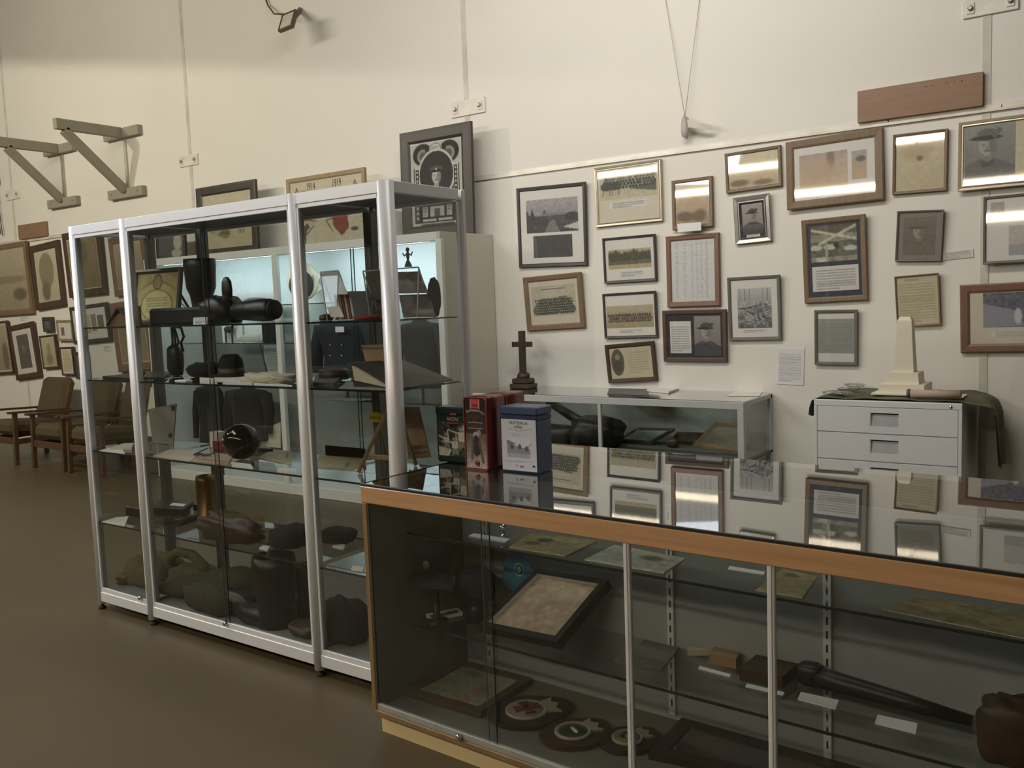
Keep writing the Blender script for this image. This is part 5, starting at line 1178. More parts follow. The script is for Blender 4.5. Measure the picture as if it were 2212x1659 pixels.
lump('dark_satchel', 'low dark satchel between the kit roll and the tall boot', 'satchel', (490, 1280, 562, 1344), ZD, LEATHK, .16, None, .7, .07, 19)
lump('dark_satchel', 'dark satchel on the showcase floor behind the counter end', 'satchel', (700, 1306, 792, 1404), ZD, CLOTHK, .18, None, .7, .1, 20)
lump('flat_pouch', 'flat dark pouch at the foot of the middle post', 'pouch', (632, 1352, 690, 1386), ZD, LEATHB, .12, None, .8, .1, 21)

# ================================================================== in the white cabinet
YW = 5.36
p = oy(652, 607, 5.42)
t = thing('pith_helmet', 'pale pith helmet with dark lining turned to face outward', 'helmet', (p.x, 5.40, WS1 + .03), (0, math.radians(10), math.radians(14)))
R_ = .165
M = T(0, 0, R_) @ Matrix.Rotation(-PI / 2, 4, 'X')
MB().lathe([(R_ * .72, .0), (R_ * .97, -.006), (R_, .004), (R_ * .8, .03), (R_ * .72, .08), (R_ * .5, .15), (0, .17)], 30, M).build('shell', mat('pale helmet cloth', (206, 198, 172), .7), t)
MB().ell((-.01, -.008, R_ * .83), (R_ * .76, .012, R_ * .76), 26, 14).build('lining', mat('dark helmet lining', (44, 42, 38), .8), t)
MB().prism([(R_ * .55, R_ * .6), (R_ * 1.12, R_ * .5), (R_ * .9, R_ * .1), (R_ * 1.25, -R_ * .2), (R_ * .8, -R_ * .6), (R_ * .5, 0)], -.012, .0, T(0, 0, R_) @ Matrix.Rotation(PI / 2, 4, 'X')).build('peak', mat('pale helmet cloth', (206, 198, 172), .7), t)
def jacket(label, bx, Y, m, buttons=True, tag_=None, zmin=None):
    x0, x1, z0, zt = pxbox(*bx, Y); w = (x1 - x0) / 2; h = zt - z0
    t = thing('uniform_jacket', label, 'uniform jacket', ((x0 + x1) / 2, Y, z0), group='dark uniforms in the white cabinet')
    prof = [(.80, .0), (.84, .08), (.74, .3), (.72, .42), (.8, .62), (.9, .8), (.97, .9), (.8, .97), (.34, 1.0), (.26, 1.06), (.2, 1.06)]
    vs = MB(); vs.lathe([(w * a, h * b) for a, b in prof], 26, None, True, 1, .38); vs.build('jacket_body', m, t)
    for s in (-1, 1): MB().tube([(s * w * .8, 0, h * .9), (s * w * .98, -.01, h * .6), (s * w * .95, -.03, h * .15)], [w * .2, w * .17, w * .13], 12).build('sleeve', m, t)
    if buttons:
        for k in range(3):
            for s in (-1, 1): MB().ell((s * w * .2, -w * .31 - .008 * (k == 0), h * (.45 + .17 * k)), (.008, .006, .008), 8, 6).build('button', CHROME, t)
    if tag_: MB().box(w * .12, w * .42, -w * .42, -w * .415, h * .83, h * .92).build('name_tag', CARD, t)
    MB().tube([(0, 0, zmin - z0), (0, 0, h * .95)], .012, 8).build('stand', BLACKW, t)
    return t
jacket('navy uniform jacket with silver buttons and a white tag, in the white cabinet', (690, 692, 812, 824), 5.42, NAVY, True, True, WS3 + .001)
jacket('dark uniform jacket in the cabinet end nearest the framed wall', (866, 694, 962, 836), 5.42, mat('dark grey wool', (40, 42, 42), .95), False, None, WS3 + .001)
jacket('dark tunic on a stand low in the white cabinet behind the grey panel', (430, 835, 486, 965), 5.38, CLOTHK, False, None, .092)
jacket('dark tunic on a stand low in the cabinet behind the black ball', (498, 842, 588, 945), 5.40, mat('brown black wool', (34, 32, 28), .95), False, None, .092)
panel('framed_picture', 'grey framed picture standing inside the lit white cabinet', 'framed picture', [(511, 634), (592, 629), (592, 668), (513, 672)], (5.45,) * 4, MATG, pg_fade((206, 208, 206), (150, 156, 156), ((.5, .6, .3, .2, (90, 94, 96), .3),)), .02)
WSZ = WS2
def cab_block(name, label, cat, bx, Y, z, m, dep=.06, b=.003):
    x0, x1, _, zt = pxbox(*bx, Y); o = tag(MB().box((x0 - x1) / 2, (x1 - x0) / 2, 0, dep, .001, max(.01, zt - z), b).build(name, m), label, cat); o.location = ((x0 + x1) / 2, Y, z); return o
cab_block('folding_camera', 'black folding camera inside the white cabinet', 'camera', (566, 698, 598, 742), 5.32, WSZ, LEATHK, .1, .01)
cab_block('white_card', 'two small white cards standing beside the folding camera', 'card', (526, 698, 566, 722), 5.5, WSZ, CARD, .004)
panel('sloped_photo', 'pale photograph sloping in front of the white cards', 'photograph', [(528, 722), (566, 721), (556, 737), (506, 738)], (5.42, 5.42, 5.3, 5.3), PAPER, pg_fade((206, 204, 196), (150, 148, 142)))
x0, x1, _, zt = pxbox(483, 694, 508, 738, 5.45)
t = thing('toy_horse', 'small dark model horse against a white card', 'model horse', ((x0 + x1) / 2, 5.45, WSZ)); w = (x1 - x0) / 2; h = zt - WSZ
m = MB(); m.ell((0, 0, h * .62), (w * .8, .02, h * .16), 14, 10)
for a in (-.6, -.45, .45, .6): m.tube([(w * a, 0, h * .6), (w * a * 1.05, 0, .002)], [.008, .005], 6)
m.tube([(w * .6, 0, h * .68), (w * .85, 0, h * .9), (w * 1.2, 0, h * .86)], [.016, .012, .008], 8); m.build('horse', mat('dark model horse', (50, 44, 38), .7), t)
MB().box(-w * 1.6, w * 1.9, .03, .033, .002, h * 1.05).build('white_backing', CARD, t)
a = oy(562, 745, 5.5); b = oy(577, 806, 5.42)
tag(MB().tube([(0, 0, 0), tuple(b - a)], .008, 8).build('walking_cane', BLACKW), 'thin dark cane leaning inside the white cabinet', 'cane').location = a
panel('information_sheet', 'white printed sheet at the back of the cabinet beside the cane', 'sheet of paper', [(570, 746), (602, 745), (604, 806), (574, 808)], (WALL_Y - .035,) * 4, PAPER, pg_doc((206, 208, 204), (120, 122, 120), 12, False))
panel('white_board', 'large pale board leaning low in the cabinet behind the third shelf papers', 'board', [(560, 930), (606, 912), (606, 968), (566, 964)], (5.4,) * 4, PAPERC)
lump('canvas_sack', 'pale grey canvas sack on the cabinet floor behind the easel', 'sack', (690, 925, 800, 980), WS3, mat('grey canvas', (112, 108, 92), .9, bump=.2), .2, 5.28, .7, .1, 23)

# ================================================================== in the low vitrine
VZ0 = .546
def on_v(u, v): return oz(u, v, VZ0)
p = on_v(1290, 962); t = thing('leather_saddle', 'dark leather saddle with a long dark pole beside it in the vitrine', 'saddle', (p.x, 5.38, VZ0))
MB().ell((0, 0, .09), (.2, .13, .12), 24, 14, None, .8, .12, 24, .001).build('seat', LEATHK, t)
MB().tube([(-.42, .05, .29), (-.2, .0, .2), (0, -.02, .12)], [.03, .035, .03], 12).build('pole', LEATHK, t)
MB().ell((-.3, .02, .06), (.16, .08, .07), 18, 10, None, .7, .12, 25, .001).build('flap', LEATHK, t)
def flat_frame(name, label, cat, q, z, fw, fm, fn, th=.02, lift=0., far_y=None):
    """framed thing lying face up, its far edge raised by lift; q: outer corners far edge first"""
    P = [keep(oz(u, v, z + (lift if k < 2 else 0)), z) for k, (u, v) in enumerate(q)]
    if far_y: P = [oy(*q[0], far_y), oy(*q[1], far_y)] + P[2:]
    c = sum(P, Vector()) / 4; L = [p - c for p in P]
    t = thing(name, label, cat, (c.x, c.y, c.z))
    def ins(d): 
        out = []
        for k in range(4):
            a = (L[(k + 1) % 4] - L[k]).normalized(); b = (L[(k - 1) % 4] - L[k]).normalized(); out.append(L[k] + (a + b) * d)
        return out
    I = ins(fw); up = Vector((0, 0, th)); m = MB(); vs = []
    for p in L: vs.append(p)
    for p in L: vs.append(p + up)
    for p in I: vs.append(p + up)
    for p in I: vs.append(p + up * .6)
    fs = []
    for k in range(4):
        k2 = (k + 1) % 4; fs += [(k, k2, 4 + k2, 4 + k), (4 + k, 4 + k2, 8 + k2, 8 + k), (8 + k, 8 + k2, 12 + k2, 12 + k), (k2, k, 12 + k, 12 + k2)]
    m.add(vs, fs).build('frame', fm, t)
    A, B_, C_, D_ = [p + up * .55 for p in ins(fw * .98)]
    fn((B_ - A).length, (D_ - A).length).mesh('picture', t, lambda u, v: (A * (1 - u) + B_ * u) * (1 - v) + (D_ * (1 - u) + C_ * u) * v)
    A, B_, C_, D_ = [p + up * .8 for p in I]; MB().quad(A, B_, C_, D_).build('glass_pane', GL_PIC, t)
    return t
flat_frame('framed_photograph', 'black framed photograph lying in the vitrine, its glass catching light', 'framed photograph', [(1378, 929), (1458, 931), (1404, 962), (1334, 956)], VZ0, .02, BLACKW, pg_fade((180, 200, 196), (120, 140, 134)), .02, 0, 5.6)
flat_frame('framed_document', 'small dark framed paper lying next to the vitrine end', 'framed document', [(1462, 939), (1525, 941), (1505, 962), (1450, 958)], VZ0, .02, WOODD, pg_fade((120, 124, 116), (110, 114, 106)), .02, 0, 5.6)
flat_frame('framed_map', 'gilt framed map tilted up at the vitrine end', 'framed map', [(1545, 918), (1618, 921), (1596, 982), (1496, 966)], VZ0, .03, mat('dull gilt frame', (120, 106, 74), .5), pg_fade((140, 140, 124), (120, 122, 104)), .02, 0, 5.58)
p = on_v(1453, 966); tag(MB().ell((0, 0, .03), (.045, .03, .035), 14, 10, None, .9, .1, 26, .001).build('wooden_pipe', WOODD), 'small brown wooden knob between the frames in the vitrine', 'wooden object').location = p

# ================================================================== in the counter
ZA, ZB, ZC = .7175, .3648, .1008
slab('caption_card', 'thick white caption block on the upper counter shelf beside the brown map', 'caption card', [(1024, 1156), (1103, 1168), (1091, 1175), (1012, 1161)], ZA, .007, CARD)
p = oz(1089, 1158, ZA); t = thing('silver_cup', 'tiny silver trophy on the upper counter shelf', 'trophy', p)
MB().lathe([(0, 0), (.016, 0), (.014, .004), (.004, .008), (.004, .016), (.014, .024), (.016, .04), (.013, .04), (.011, .025), (0, .02)], 16).build('cup', CHROME, t)
pm = lambda a, b, sp=(): (lambda w, h: pg_fade(a, b, sp)(w, h).noise(7, 3))
slab('paper_map', 'aged brown map with a dark emblem on the upper counter shelf', 'map', [(1148, 1153), (1291, 1170), (1220, 1203), (1100, 1184)], ZA, .003, PAPERC, pm((150, 140, 106), (140, 128, 92), ((.35, .35, .12, .12, (84, 78, 56), .5), (.25, .6, .12, .1, (92, 86, 62), .5))))
slab('paper_map', 'pale grey map with a coloured crest, beside the first counter upright', 'map', [(1327, 1179), (1481, 1208), (1434, 1240), (1262, 1211)], ZA, .003, PAPER, pm((168, 168, 152), (160, 160, 144), ((.66, .35, .14, .16, (120, 112, 84), .4), (.62, .35, .06, .1, (90, 96, 76), .5))))
slab('caption_card', 'narrow white caption card on the upper counter shelf before the second upright', 'caption card', [(1576, 1226), (1652, 1238), (1650, 1245), (1572, 1233)], ZA, .005, CARD)
slab('paper_map', 'cream map with a curled corner behind the second counter upright', 'map', [(1690, 1231), (1766, 1248), (1733, 1294), (1632, 1277)], ZA, .003, PAPERC, pm((160, 146, 110), (150, 138, 100), ((.4, .2, .2, .08, (110, 96, 66), .5),)))
slab('paper_map', 'long faded brown map at the far end of the upper counter shelf', 'map', [(1990, 1290), (2260, 1338), (2236, 1386), (1905, 1318)], ZA, .003, PAPERC, pm((128, 116, 84), (120, 106, 76), ((.3, .4, .3, .2, (150, 136, 96), .6), (.8, .5, .2, .3, (150, 134, 96), .6))))
# lower shelf
def cap_on_block(label, u, v, w, mcol, badge):
    p = oz(u, v, ZB); p.y = min(max(p.y, 2.52), 2.64); p.x = oy(u, v, p.y).x
    t = thing('service_cap', label, 'cap', (p.x, p.y, ZB)); return t
t = cap_on_block('black peaked cap raised on a dark block at the counter end', 920, 1290, .1, 0, 0); t.location = (-2.135, 2.5, ZB)
m = MB(); m.lathe([(.045, -.085), (.045, -.075), (.014, -.07), (.014, .11), (.05, .13), (0, .13)], 16); m.build('block', LEATHK, t); t.location.z += .0855
MB().lathe([(.068, .12), (.07, .17), (.085, .2), (.083, .215), (.055, .228), (0, .23)], 26, None, True, 1, .95).build('cap_crown', CLOTHK, t)
m = MB(); m.grid(lambda u, v: (.09 * math.sin((u - .5) * 2.2) * (1 + .35 * v) + .05 * v, -.075 * math.cos((u - .5) * 2.2) - .06 * v, .13 - .03 * v), 12, 4); m.build('peak', LEATHK, t)
MB().ell((.03, -.082, .165), (.016, .006, .018), 12, 8).build('badge', mat('dull badge', (96, 96, 92), .5, .5), t)
p = oy(990, 1300, 2.62)
t = thing('navy_beret', 'navy beret with a round embroidered badge on the lower counter shelf', 'beret', (-2.02, 2.6, ZB + .07))
MB().lathe([(.05, -.0695), (.045, .01), (0, .01)], 16).build('stand', LEATHK, t)
MB().ell((0, 0, .065), (.08, .08, .07), 26, 16, None, .9, .06, 31, .001).build('crown', NAVY, t)
M = T(-.055, -.082, .085) @ Matrix.Rotation(math.radians(64), 4, 'X') @ Matrix.Rotation(math.radians(-24), 4, 'Y')
MB().lathe([(0, 0), (.032, 0), (.034, .002), (.034, .004), (.027, .005), (.026, .004), (0, .004)], 24, M).build('badge', mat('violet badge', (72, 60, 84), .7, col2=(104, 92, 104), scale=60), t)
P = [keep(oz(u + 22, v + 4, ZB), ZB) for u, v in ((900, 1330), (966, 1317), (977, 1326), (911, 1340))]; c = sum(P, Vector()) / 4
t = thing('pen_box', 'small open white edged box of metal pens on the lower counter shelf', 'pen box', c); L = [p - c for p in P]
MB().hexa([p + Vector((0, 0, .001)) for p in L], [p + Vector((0, 0, .006)) for p in L]).build('tray', LEATHK, t)
for k in range(4): MB().bar(L[k] + Vector((0, 0, .008)), L[(k + 1) % 4] + Vector((0, 0, .008)), .004, .013).build('side', CARD, t)
for k in (.35, .65): 
    a = L[0] * (1 - k) + L[3] * k; b = L[1] * (1 - k) + L[2] * k
    MB().tube([a * .8 + b * .2 + Vector((0, 0, .01)), a * .1 + b * .9 + Vector((0, 0, .012))], .003, 8).build('pen', CHROME, t)
# deep black box frame propped up at the back
q = [(1160, 1257, 2.69), (1315, 1283, 2.69), (1203, 1419, 2.47), (1033, 1381, 2.47)]
P = [oy(*a) for a in q]; c = sum(P, Vector()) / 4; L = [p - c for p in P]; n = (L[1] - L[0]).cross(L[3] - L[0]).normalized()
if n.z < 0: n = -n
c = c + Vector((0, 0, max(0, ZB + .004 - min(p.z + n.z * -.045 for p in P))))
t = thing('box_frame', 'deep black box frame holding a brown document, propped on the lower counter shelf', 'framed document', c)
I = [];
for k in range(4):
    a = (L[(k + 1) % 4] - L[k]).normalized(); b = (L[(k - 1) % 4] - L[k]).normalized(); I.append(L[k] + (a + b) * .024)
dn = n * -.045; vs = L + [p + dn for p in L] + I + [p + dn * .5 for p in I]; fs = []
for k in range(4):
    k2 = (k + 1) % 4; fs += [(k, k2, 8 + k2, 8 + k), (k, k2, 4 + k2, 4 + k)]
fs.append((4, 5, 6, 7)); MB().add(vs, fs).build('frame', mat('black box frame', (26, 26, 26), .4), t)
fs = [(8 + k, 8 + (k + 1) % 4, 12 + (k + 1) % 4, 12 + k) for k in range(4)]; MB().add(vs, fs).build('white_inner_edge', CARD, t)
A, B_, C_, D_ = [p + dn * .45 for p in I]
pm((200, 184, 164), (182, 164, 144))((B_ - A).length, (D_ - A).length).mesh('document', t, lambda u, v: (A * (1 - u) + B_ * u) * (1 - v) + (D_ * (1 - u) + C_ * u) * v)
slab('paper_sheet', 'grey typed sheet with a white lower edge on the lower counter shelf', 'sheet of paper', [(1407, 1375), (1490, 1385), (1428, 1450), (1325, 1430)], ZB, .004, mat('grey typed paper', (112, 114, 106), .8), pg_doc((110, 112, 104), (84, 86, 80), 14, False))
slab('folded_card', 'pale folded card leaning on the paper pad, lower counter shelf', 'card', [(1508, 1393), (1570, 1382), (1543, 1409), (1485, 1417)], ZB, .02, PAPERC)
slab('paper_pad', 'thick tan paper pad on the lower counter shelf', 'paper pad', [(1572, 1396), (1628, 1408), (1590, 1446), (1532, 1434)], ZB, .035, CARDB)
slab('leather_wallet', 'dark brown leather wallet case beside the paper pad', 'wallet', [(1640, 1434), (1732, 1452), (1690, 1489), (1597, 1470)], ZB, .04, LEATHB)
slab('caption_card', 'narrow white caption card before the paper pad', 'caption card', [(1512, 1441), (1579, 1459), (1576, 1464), (1508, 1446)], ZB, .004, CARD)
slab('caption_card', 'narrow grey white caption card before the leather wallet', 'caption card', [(1614, 1479), (1695, 1498), (1691, 1504), (1610, 1485)], ZB, .004, CARD)
slab('caption_card', 'white caption card at the thick end of the scabbard', 'caption card', [(1730, 1498), (1812, 1516), (1805, 1534), (1723, 1513)], ZB, .005, CARD)
slab('caption_card', 'white caption card midway along the scabbard', 'caption card', [(1896, 1547), (1982, 1566), (1978, 1587), (1890, 1565)], ZB, .005, CARD)
slab('caption_card', 'white caption card at the thin end of the scabbard', 'caption card', [(2150, 1622), (2236, 1640), (2232, 1664), (2143, 1645)], ZB, .005, CARD)
a = oz(1752, 1462, ZB); a.y -= .065; b = oz(2100, 1572, ZB)
t = thing('leather_scabbard', 'long dark leather scabbard tapering along the lower counter shelf', 'scabbard', (a.x, a.y, ZB)); d = Vector((b.x - a.x, b.y - a.y, 0))
MB().tube([(0, 0, .036), tuple(d * .25 + Vector((0, 0, .032))), tuple(d * .6 + Vector((0, 0, .026))), tuple(d + Vector((0, 0, .018)))], [.033, .03, .025, .016], 14).build('sheath', LEATHK, t)
MB().ell((.02, 0, .038), (.045, .035, .036), 14, 10, None, .7).build('throat', LEATHK, t)
lump('brown_cloth', 'dark brown folded cloth at the thin end of the scabbard', 'cloth', (2110, 1520, 2260, 1610), ZB, LEATHB, .12, 2.46, .7, .08, 27)
# pennant on the back
YP = 2.705
pts = [oy(u, v, YP) for u, v in ((1093, 1190), (1127, 1193), (1163, 1250), (1121, 1288), (1084, 1258))]; c = sum(pts, Vector()) / 5
t = thing('pennant', 'small blue pennant with a pale round emblem hanging at the back of the counter', 'pennant', c)
MB().prism([(p.x - c.x, p.z - c.z) for p in pts], -.002, .002, Matrix(((1, 0, 0, 0), (0, 0, 1, 0), (0, 1, 0, 0), (0, 0, 0, 1)))).build('cloth', mat('pennant blue cloth', (52, 116, 146), .8), t)
e = oy(1122, 1231, YP) - c
MB().lathe([(.016, 0), (.019, .002), (.021, .002), (.024, 0)], 24, T(e.x, -.002, e.z) @ Matrix.Rotation(PI / 2, 4, 'X'), True, 1, 1.2).build('emblem_ring', mat('pale emblem', (124, 164, 176), .8), t)
MB().ell((e.x, -.002, e.z), (.011, .002, .014), 12, 8).build('emblem', mat('pale emblem', (124, 164, 176), .8), t)
# counter floor
flat_frame('framed_letter', 'dark framed letter with a pink card lying on the counter floor', 'framed letter', [(972, 1428), (1150, 1476), (1038, 1552), (852, 1496)], ZC + .001, .035, WOODD, lambda w, h: pm((176, 184, 154), (166, 176, 148), ((.74, .5, .16, .22, (190, 150, 124), .1), (.72, .5, .08, .1, (124, 146, 118), .3), (.66, .92, .12, .2, (190, 146, 122), .1), (.3, .15, .14, .08, (136, 140, 110), .5)))(w, h), .022)
def crest_plaque(label, u, v, r, base, rimc, field, kind, tilt):
    p = oz(u, v, ZC + .02)
    t = thing('crest_plaque', label, 'plaque', (p.x, p.y, ZC), (0, 0, tilt), 'ship crest plaques on the counter floor')
    k = r / .06
    sh = [((.092 + .006 * math.cos(4 * a)) * math.cos(a), .008 + (.122 + .008 * math.cos(3 * a + .8)) * math.sin(a)) for a in (q * PI / 16 for q in range(32))]
    MB().prism([(x * k, y * k) for x, y in sh], .001, .018).build('wooden_base', base, t)
    MB().lathe([(r * .86, .018), (r * 1.02, .018), (r * 1.02, .024), (r * .94, .028), (r * .86, .024)], 28).build('rope_rim', rimc, t)
    MB().lathe([(0, .018), (r * .87, .018), (r * .8, .024), (r * .4, .028), (0, .029)], 26).build('field', field, t)
    m = MB(); m.prism([(-r * .55, r * .85), (r * .55, r * .85), (r * .72, r * 1.5), (r * .36, r * 1.32), (0, r * 1.62), (-r * .36, r * 1.32), (-r * .72, r * 1.5)], .018, .026); m.build('crown', rimc, t)
    m = MB()
    if kind == 'cross':
        for a in range(4):
            M = Matrix.Rotation(a * PI / 2, 4, 'Z'); m.prism([(-r * .1, 0), (r * .1, 0), (r * .26, r * .6), (-r * .26, r * .6)], .028, .033, M)
    elif kind == 'leaf': m.ell((r * .15, 0, .03), (r * .4, r * .12, .006), 14, 8)
    else: m.ell((0, 0, .028), (r * .5, r * .3, .012), 14, 8); m.box(-r * .08, r * .08, -r * .5, r * .5, .028, .036)
    m.build('emblem', {'cross': mat('dark red enamel', (96, 40, 34), .4), 'leaf': mat('pale silver leaf', (190, 196, 180), .3, .4)}.get(kind, BRASS), t); return t
WOODX = mat('very dark plaque timber', (36, 28, 20), .4, var=.2)
crest_plaque('largest dark crest plaque with a red cross on a pale round field', 1138, 1534, .075, WOODX, mat('aged white enamel', (150, 142, 128), .45), mat('pale crest field', (126, 118, 104), .5), 'cross', math.radians(-38))
crest_plaque('crest plaque with a green round field and pale rope rim', 1238, 1580, .062, mat('brown plaque timber', (58, 40, 26), .4, var=.2), mat('aged white enamel', (150, 142, 128), .45), mat('dark green enamel', (36, 56, 28), .2), 'leaf', math.radians(-30))
crest_plaque('crest plaque with a small brass relief beside the first counter upright', 1356, 1594, .052, WOODX, mat('dull pale rim', (140, 132, 116), .45), mat('bronze field', (104, 92, 66), .4), 'relief', math.radians(-30))
flat_frame('framed_flag', 'large dark framed red and blue cloth lying on the counter floor', 'framed cloth', [(1474, 1562), (1866, 1664), (1810, 1730), (1400, 1640)], ZC, .05, WOODX, lambda w, h: pm((60, 30, 28), (70, 28, 26), ((.45, .3, .12, .6, (36, 38, 56), .3),))(w, h), .022)

# ================================================================== tins on the counter
ZT = HK + .001
def pg_soldiers_bw(w, h):
    p = Pic(w, h, (60, 62, 60), .0025); p.noise(14, 3)
    for cx, cy, k in ((.72, .22, 1), (.5, .5, .8), (.25, .38, .7)):
        p.ell(cx, cy, .1 * k, .07 * k, (150, 150, 142), .3).poly([(cx - .13 * k, cy + .07), (cx + .13 * k, cy + .07), (cx + .1 * k, cy + .36 * k), (cx - .1 * k, cy + .36 * k)], (206, 204, 194))
        p.line(cx - .1 * k, cy + .12, cx - .4 * k, cy + .02, .03, (206, 204, 194)).line(cx + .08 * k, cy + .1, cx + .04, cy - .12, .03, (206, 204, 194)).poly([(cx - .1 * k, cy + .34 * k), (cx + .1 * k, cy + .34 * k), (cx + .14 * k, cy + .6 * k), (cx + .02, cy + .5 * k), (cx - .12 * k, cy + .62 * k)], (130, 130, 126))
    for q in range(5): p.rect(.08, .56 + q * .035, .36, .575 + q * .035, (176, 176, 166))
    return p.poly([(0, .72), (.4, .8), (.3, 1), (0, 1)], (196, 194, 184)).noise(8, 2)
def tin(label, bx, dep, m, rz=0.):
    u0, v0, u1, v1 = bx; P = oz((u0 + u1) / 2, v1, ZT); x0, x1, _, zt = pxbox(u0, v0, u1, v1, P.y)
    t = thing('biscuit_tin', label, 'tin', ((x0 + x1) / 2, P.y, ZT), (0, 0, rz), 'biscuit tins on the counter'); return t, x1 - x0, zt - ZT
t, w, h = tin('dark green tin with a black and white picture of soldiers, on the counter', (945, 882, 1023, 1000), .1, None)
TG = mat('dark green tin', (44, 62, 62), .3, .3, var=.06)
MB().box(-w / 2, w / 2, 0, .11, 0, h - .03, .006).build('body', TG, t); MB().box(-w / 2 - .002, w / 2 + .002, -.002, .112, h - .032, h, .006).build('lid', TG, t)
iw, ih = w * .9, h * .62
pg_soldiers_bw(iw, ih).mesh('picture', t, T(w * .02, -.0012, h * .43))
MB().prism([(.03 * math.cos(k * PI / 10), .03 * math.sin(k * PI / 10)) for k in range(20)], 0, .0012, T(.0, -.001, h * .77) @ Matrix.Rotation(PI / 2, 4, 'X')).build('round_label', mat('black label', (24, 22, 24), .4), t)
letters('ANZAC', .022, mat('pale lettering', (196, 186, 170), .5), t, T(.0, -.0028, h * .785), squash=.85)
MB().box(-.03, .03, -.0028, -.0012, h * .705, h * .735, 0).build('red_banner', mat('faded red', (136, 66, 60), .5), t)
MB().box(-.016, .016, -.0028, -.0012, h * .865, h * .895, 0).build('orange_label', mat('orange label', (164, 92, 60), .5), t)
def rtin(name_lab, u0, v0, u1, v1, dep, body, dy=0.):
    P = oz((u0 + u1) / 2, v1, ZT); x0, x1, _, zt = pxbox(u0, v0, u1, v1, P.y); w, h = x1 - x0, zt - ZT; r = .014
    poly = []
    for cx, cz, a0 in ((w / 2 - r, r, -PI / 2), (w / 2 - r, h - r, 0), (-w / 2 + r, h - r, PI / 2), (-w / 2 + r, r, PI)):
        for k in range(7): a = a0 + k * PI / 12; poly.append((cx + r * math.cos(a), cz + r * math.sin(a)))
    t = thing('biscuit_tin', name_lab, 'tin', ((x0 + x1) / 2, P.y + dy, ZT), (0, 0, 0), 'biscuit tins on the counter')
    Mx = Matrix(((1, 0, 0, 0), (0, 0, 1, 0), (0, 1, 0, 0), (0, 0, 0, 1)))
    MB().prism(poly, 0, dep, Mx, True).build('body', body, t)
    rim = MB(); n = len(poly); sc = lambda q, s: (q[0] * (1 - s / (w / 2)), 0, h / 2 + (q[1] - h / 2) * (1 - s / (h / 2)))
    for k in range(n):
        a, b = poly[k], poly[(k + 1) % n]; A0, B0, A1, B1 = sc(a, 0), sc(b, 0), sc(a, .004), sc(b, .004)
        f = lambda p, y: (p[0], y, p[2])
        rim.add([f(A0, 0), f(B0, 0), f(B0, -.006), f(A0, -.006), f(A1, -.006), f(B1, -.006), f(B1, 0), f(A1, 0)], [(0, 1, 2, 3), (3, 2, 5, 4), (4, 5, 6, 7)])
    rim.build('rim', mat('bright red rim', (150, 58, 58), .3), t)
    return t, w, h
TR = mat('dark red tin', (100, 42, 44), .3, .3, var=.08)
t, w, h = rtin('tall narrow red and black tin with a soldier on horseback, on the counter', 1008, 859, 1057, 1015, .115, TR)
def pg_rider(w, h):
    p = Pic(w, h, (34, 28, 28), .0022); p.grad((30, 22, 22), (60, 50, 48), y1=.5).grad((96, 86, 84), (176, 164, 160), y0=.5).noise(6, 3)
    p.rect(0, 0, 1, .14, (26, 22, 22)).rect(.3, 0, .68, .14, (196, 64, 64)).line(.29, 0, .29, .14, .012, (200, 150, 150)).line(.69, 0, .69, .14, .012, (200, 150, 150))
    p.poly([(.08, .18), (.3, .155), (.7, .16), (.92, .2), (.92, .225), (.7, .185), (.3, .18), (.08, .205)], (150, 140, 124))
    p.rect(.15, .34, .85, .348, (186, 160, 156)).rect(.15, .42, .85, .428, (186, 160, 156)).rect(.22, .365, .78, .405, (70, 52, 48))
    p.ell(.5, .52, .14, .05, (180, 168, 162), .3).ell(.5, .56, .1, .04, (70, 30, 34), .4).poly([(.36, .58), (.64, .56), (.7, .78), (.5, .84), (.32, .76)], (52, 46, 46)).ell(.66, .48, .08, .04, (150, 142, 136), .4)
    p.line(.34, .62, .28, .86, .03, (96, 84, 82)).line(.66, .62, .82, .9, .03, (90, 80, 78)); p.ell(.52, .92, .12, .04, (120, 56, 56), .15); return p.noise(5, 2)
pg_rider(w * .88, h * .95).mesh('picture', t, T(0, -.0035, h / 2))
letters('A·N·Z·A·C', .02, mat('dark red lettering', (120, 50, 52), .5), t, T(0, -.004, h * .735), squash=.78)
letters('OMK', .011, mat('dark red letters', (110, 24, 28), .5), t, T(0, -.004, h * .885), squash=1.)
MB().ell((w * .05, -.003, h * .09), (.009, .005, .012), 14, 8).build('round_clasp', mat('red clasp', (130, 50, 50), .2, .4), t)
rtin('second narrow red tin standing directly behind the tall red one', 1008, 859, 1057, 1015, .12, mat('brownish red tin', (110, 66, 46), .35, .3), .13)
t, w, h = tin('blue tin with a white printed front and bright foil strip at its foot', (1085, 881, 1163, 1021), .1, None)
TB = mat('slate blue tin', (78, 92, 124), .3, .3, var=.05)
MB().box(-w / 2, w / 2, 0, .1, 0, h - .05, .004).build('body', TB, t)
m = MB(); m.box(-w / 2 - .002, w / 2 + .002, -.002, .102, h - .03, h, .004); m.build('lid', TB, t)
MB().box(-w / 2, w / 2, -.001, .101, h - .05, h - .032, .002).build('lid_seam', mat('darker blue band', (60, 72, 104), .3, .3), t)
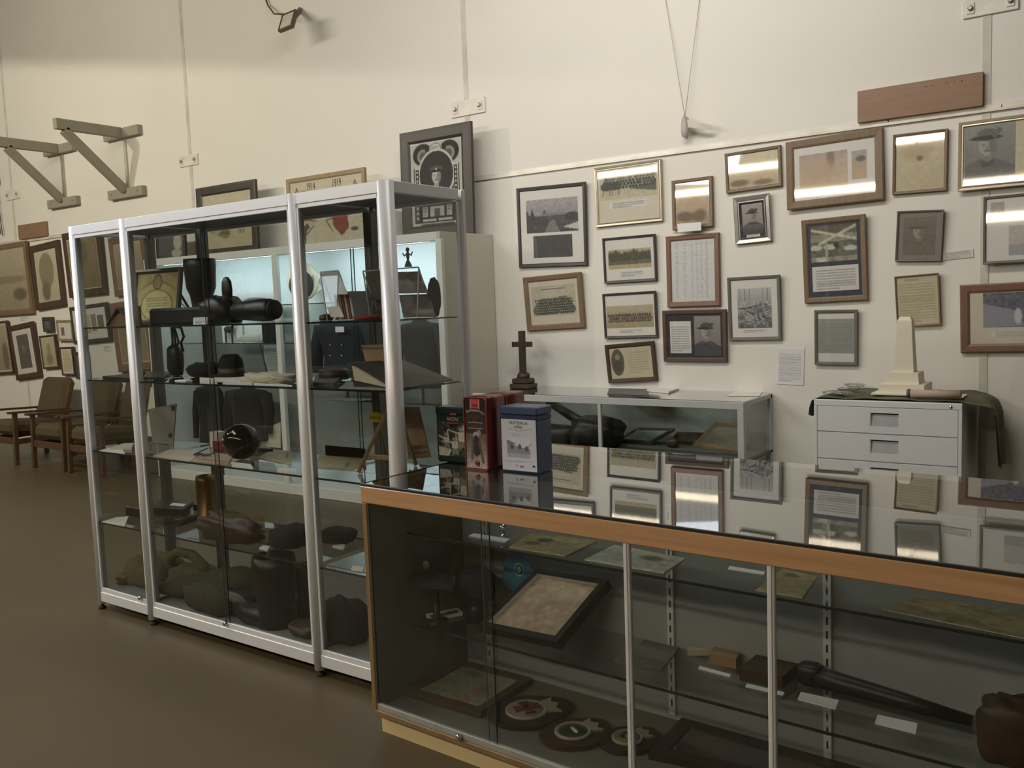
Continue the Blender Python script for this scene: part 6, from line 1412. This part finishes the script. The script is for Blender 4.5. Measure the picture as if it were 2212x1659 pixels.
def pg_parade(w, h):
    p = Pic(w, h, (206, 210, 224), .0022); p.rect(.16, .36, .82, .74, (214, 218, 230)).poly([(.16, .44), (.5, .54), (.82, .56), (.82, .74), (.16, .74)], (140, 146, 160)).poly([(.16, .4), (.45, .48), (.16, .5)], (120, 126, 140))
    for x, y in ((.3, .54), (.52, .53), (.72, .56)): p.ell(x, y, .05, .05, (84, 88, 104), .4)
    p.rect(.16, .66, .82, .74, (166, 172, 188)).line(.74, .56, .84, .46, .012, (120, 126, 140))
    p.text(.1, .8, .9, .84, 2, (110, 116, 140), .6).text(.3, .27, .75, .33, 2, (150, 156, 176), .5).line(.16, .18, .5, .235, .006, (110, 116, 136)).line(.84, .18, .5, .235, .006, (110, 116, 136))
    p.rect(.5, .9, .62, .925, (150, 100, 110)).ell(.42, .9, .02, .025, (120, 124, 140), .3).poly([(.84, .91), (.9, .86), (.97, .91)], (40, 44, 60)); return p
pg_parade(w * .95, h * .78).mesh('printed_front', t, T(0, -.0012, h * .42))
INKB = mat('grey blue print', (92, 98, 120), .6)
letters('AUSTRALIA', .016, INKB, t, T(0, -.0016, h * .755)); letters('at', .009, INKB, t, T(0, -.0016, h * .725)); letters('WAR', .016, INKB, t, T(0, -.0016, h * .69))
# ------------------------------------------------------------------ lamps
lamp('cool_room_lamp', 'AREA', (-4.7, 1.5, 3.2), 32, (.84, .91, 1.), (-4.0, 2.5, 1.6), shape='RECTANGLE', size=2.0, size_y=.4)
# shaded flood high on the opposite side: its hood cuts the light off along a slanting line on the wall
_a, _b, _l = Vector((-11, 5.7, 4.7)), Vector((-3.4, 5.7, 3.3)), Vector((-10.2, .4, 4.6))
_n = (_b - _a).cross(_l - _a).normalized()
if _n.z > 0: _n = -_n
lamp('hooded_flood', 'SPOT', _l, 340, (1., .92, .74), _l + _n, spot_size=PI, spot_blend=.03, shadow_soft_size=.1)
lamp('warm_wall_lamp', 'AREA', (-2.4, 3.1, 4.35), 66, (1., .95, .87), (-2.4, 5.7, 2.5), shape='RECTANGLE', size=3.0, size_y=.4)
lamp('upper_fill', 'AREA', (-8.0, .5, 4.6), 120, (1., .92, .74), (-9, 5.7, 5.2), shape='RECTANGLE', size=4.5, size_y=.6)  # added fill with no fixture behind it, lifts the dark upper wall
lamp('cabinet_strip', 'AREA', (-6.85, 5.14, 2.0), 4, (.86, .97, 1.), (-6.85, 5.68, 1.8), shape='RECTANGLE', size=1.5, size_y=.06, spread=1.9)
lamp('cabinet_strip', 'AREA', (-5.05, 5.14, 2.0), 5.5, (.86, .94, 1.), (-5.05, 5.68, 1.8), shape='RECTANGLE', size=1.5, size_y=.06, spread=1.9)
w = bpy.data.worlds.new('room air'); bpy.context.scene.world = w; w.use_nodes = True
w.node_tree.nodes['Background'].inputs[0].default_value = (.5, .5, .52, 1); w.node_tree.nodes['Background'].inputs[1].default_value = .15

cam = bpy.data.cameras.new('camera'); cam.sensor_width = 36; cam.lens = F_PX / 2212 * 36; cam.sensor_fit = 'HORIZONTAL'; cam.clip_start = .05
co = bpy.data.objects.new('camera', cam); C.objects.link(co)
M = Matrix((RT, UP, -FW)).transposed().to_4x4(); M.translation = EYE; co.matrix_world = M
bpy.context.scene.camera = co
vs = bpy.context.scene.view_settings; vs.view_transform = 'Standard'; vs.look = 'None'; vs.exposure = 0; vs.gamma = 1.06
cy = bpy.context.scene.cycles
cy.max_bounces = 8; cy.diffuse_bounces = 3; cy.glossy_bounces = 4; cy.transparent_max_bounces = 20
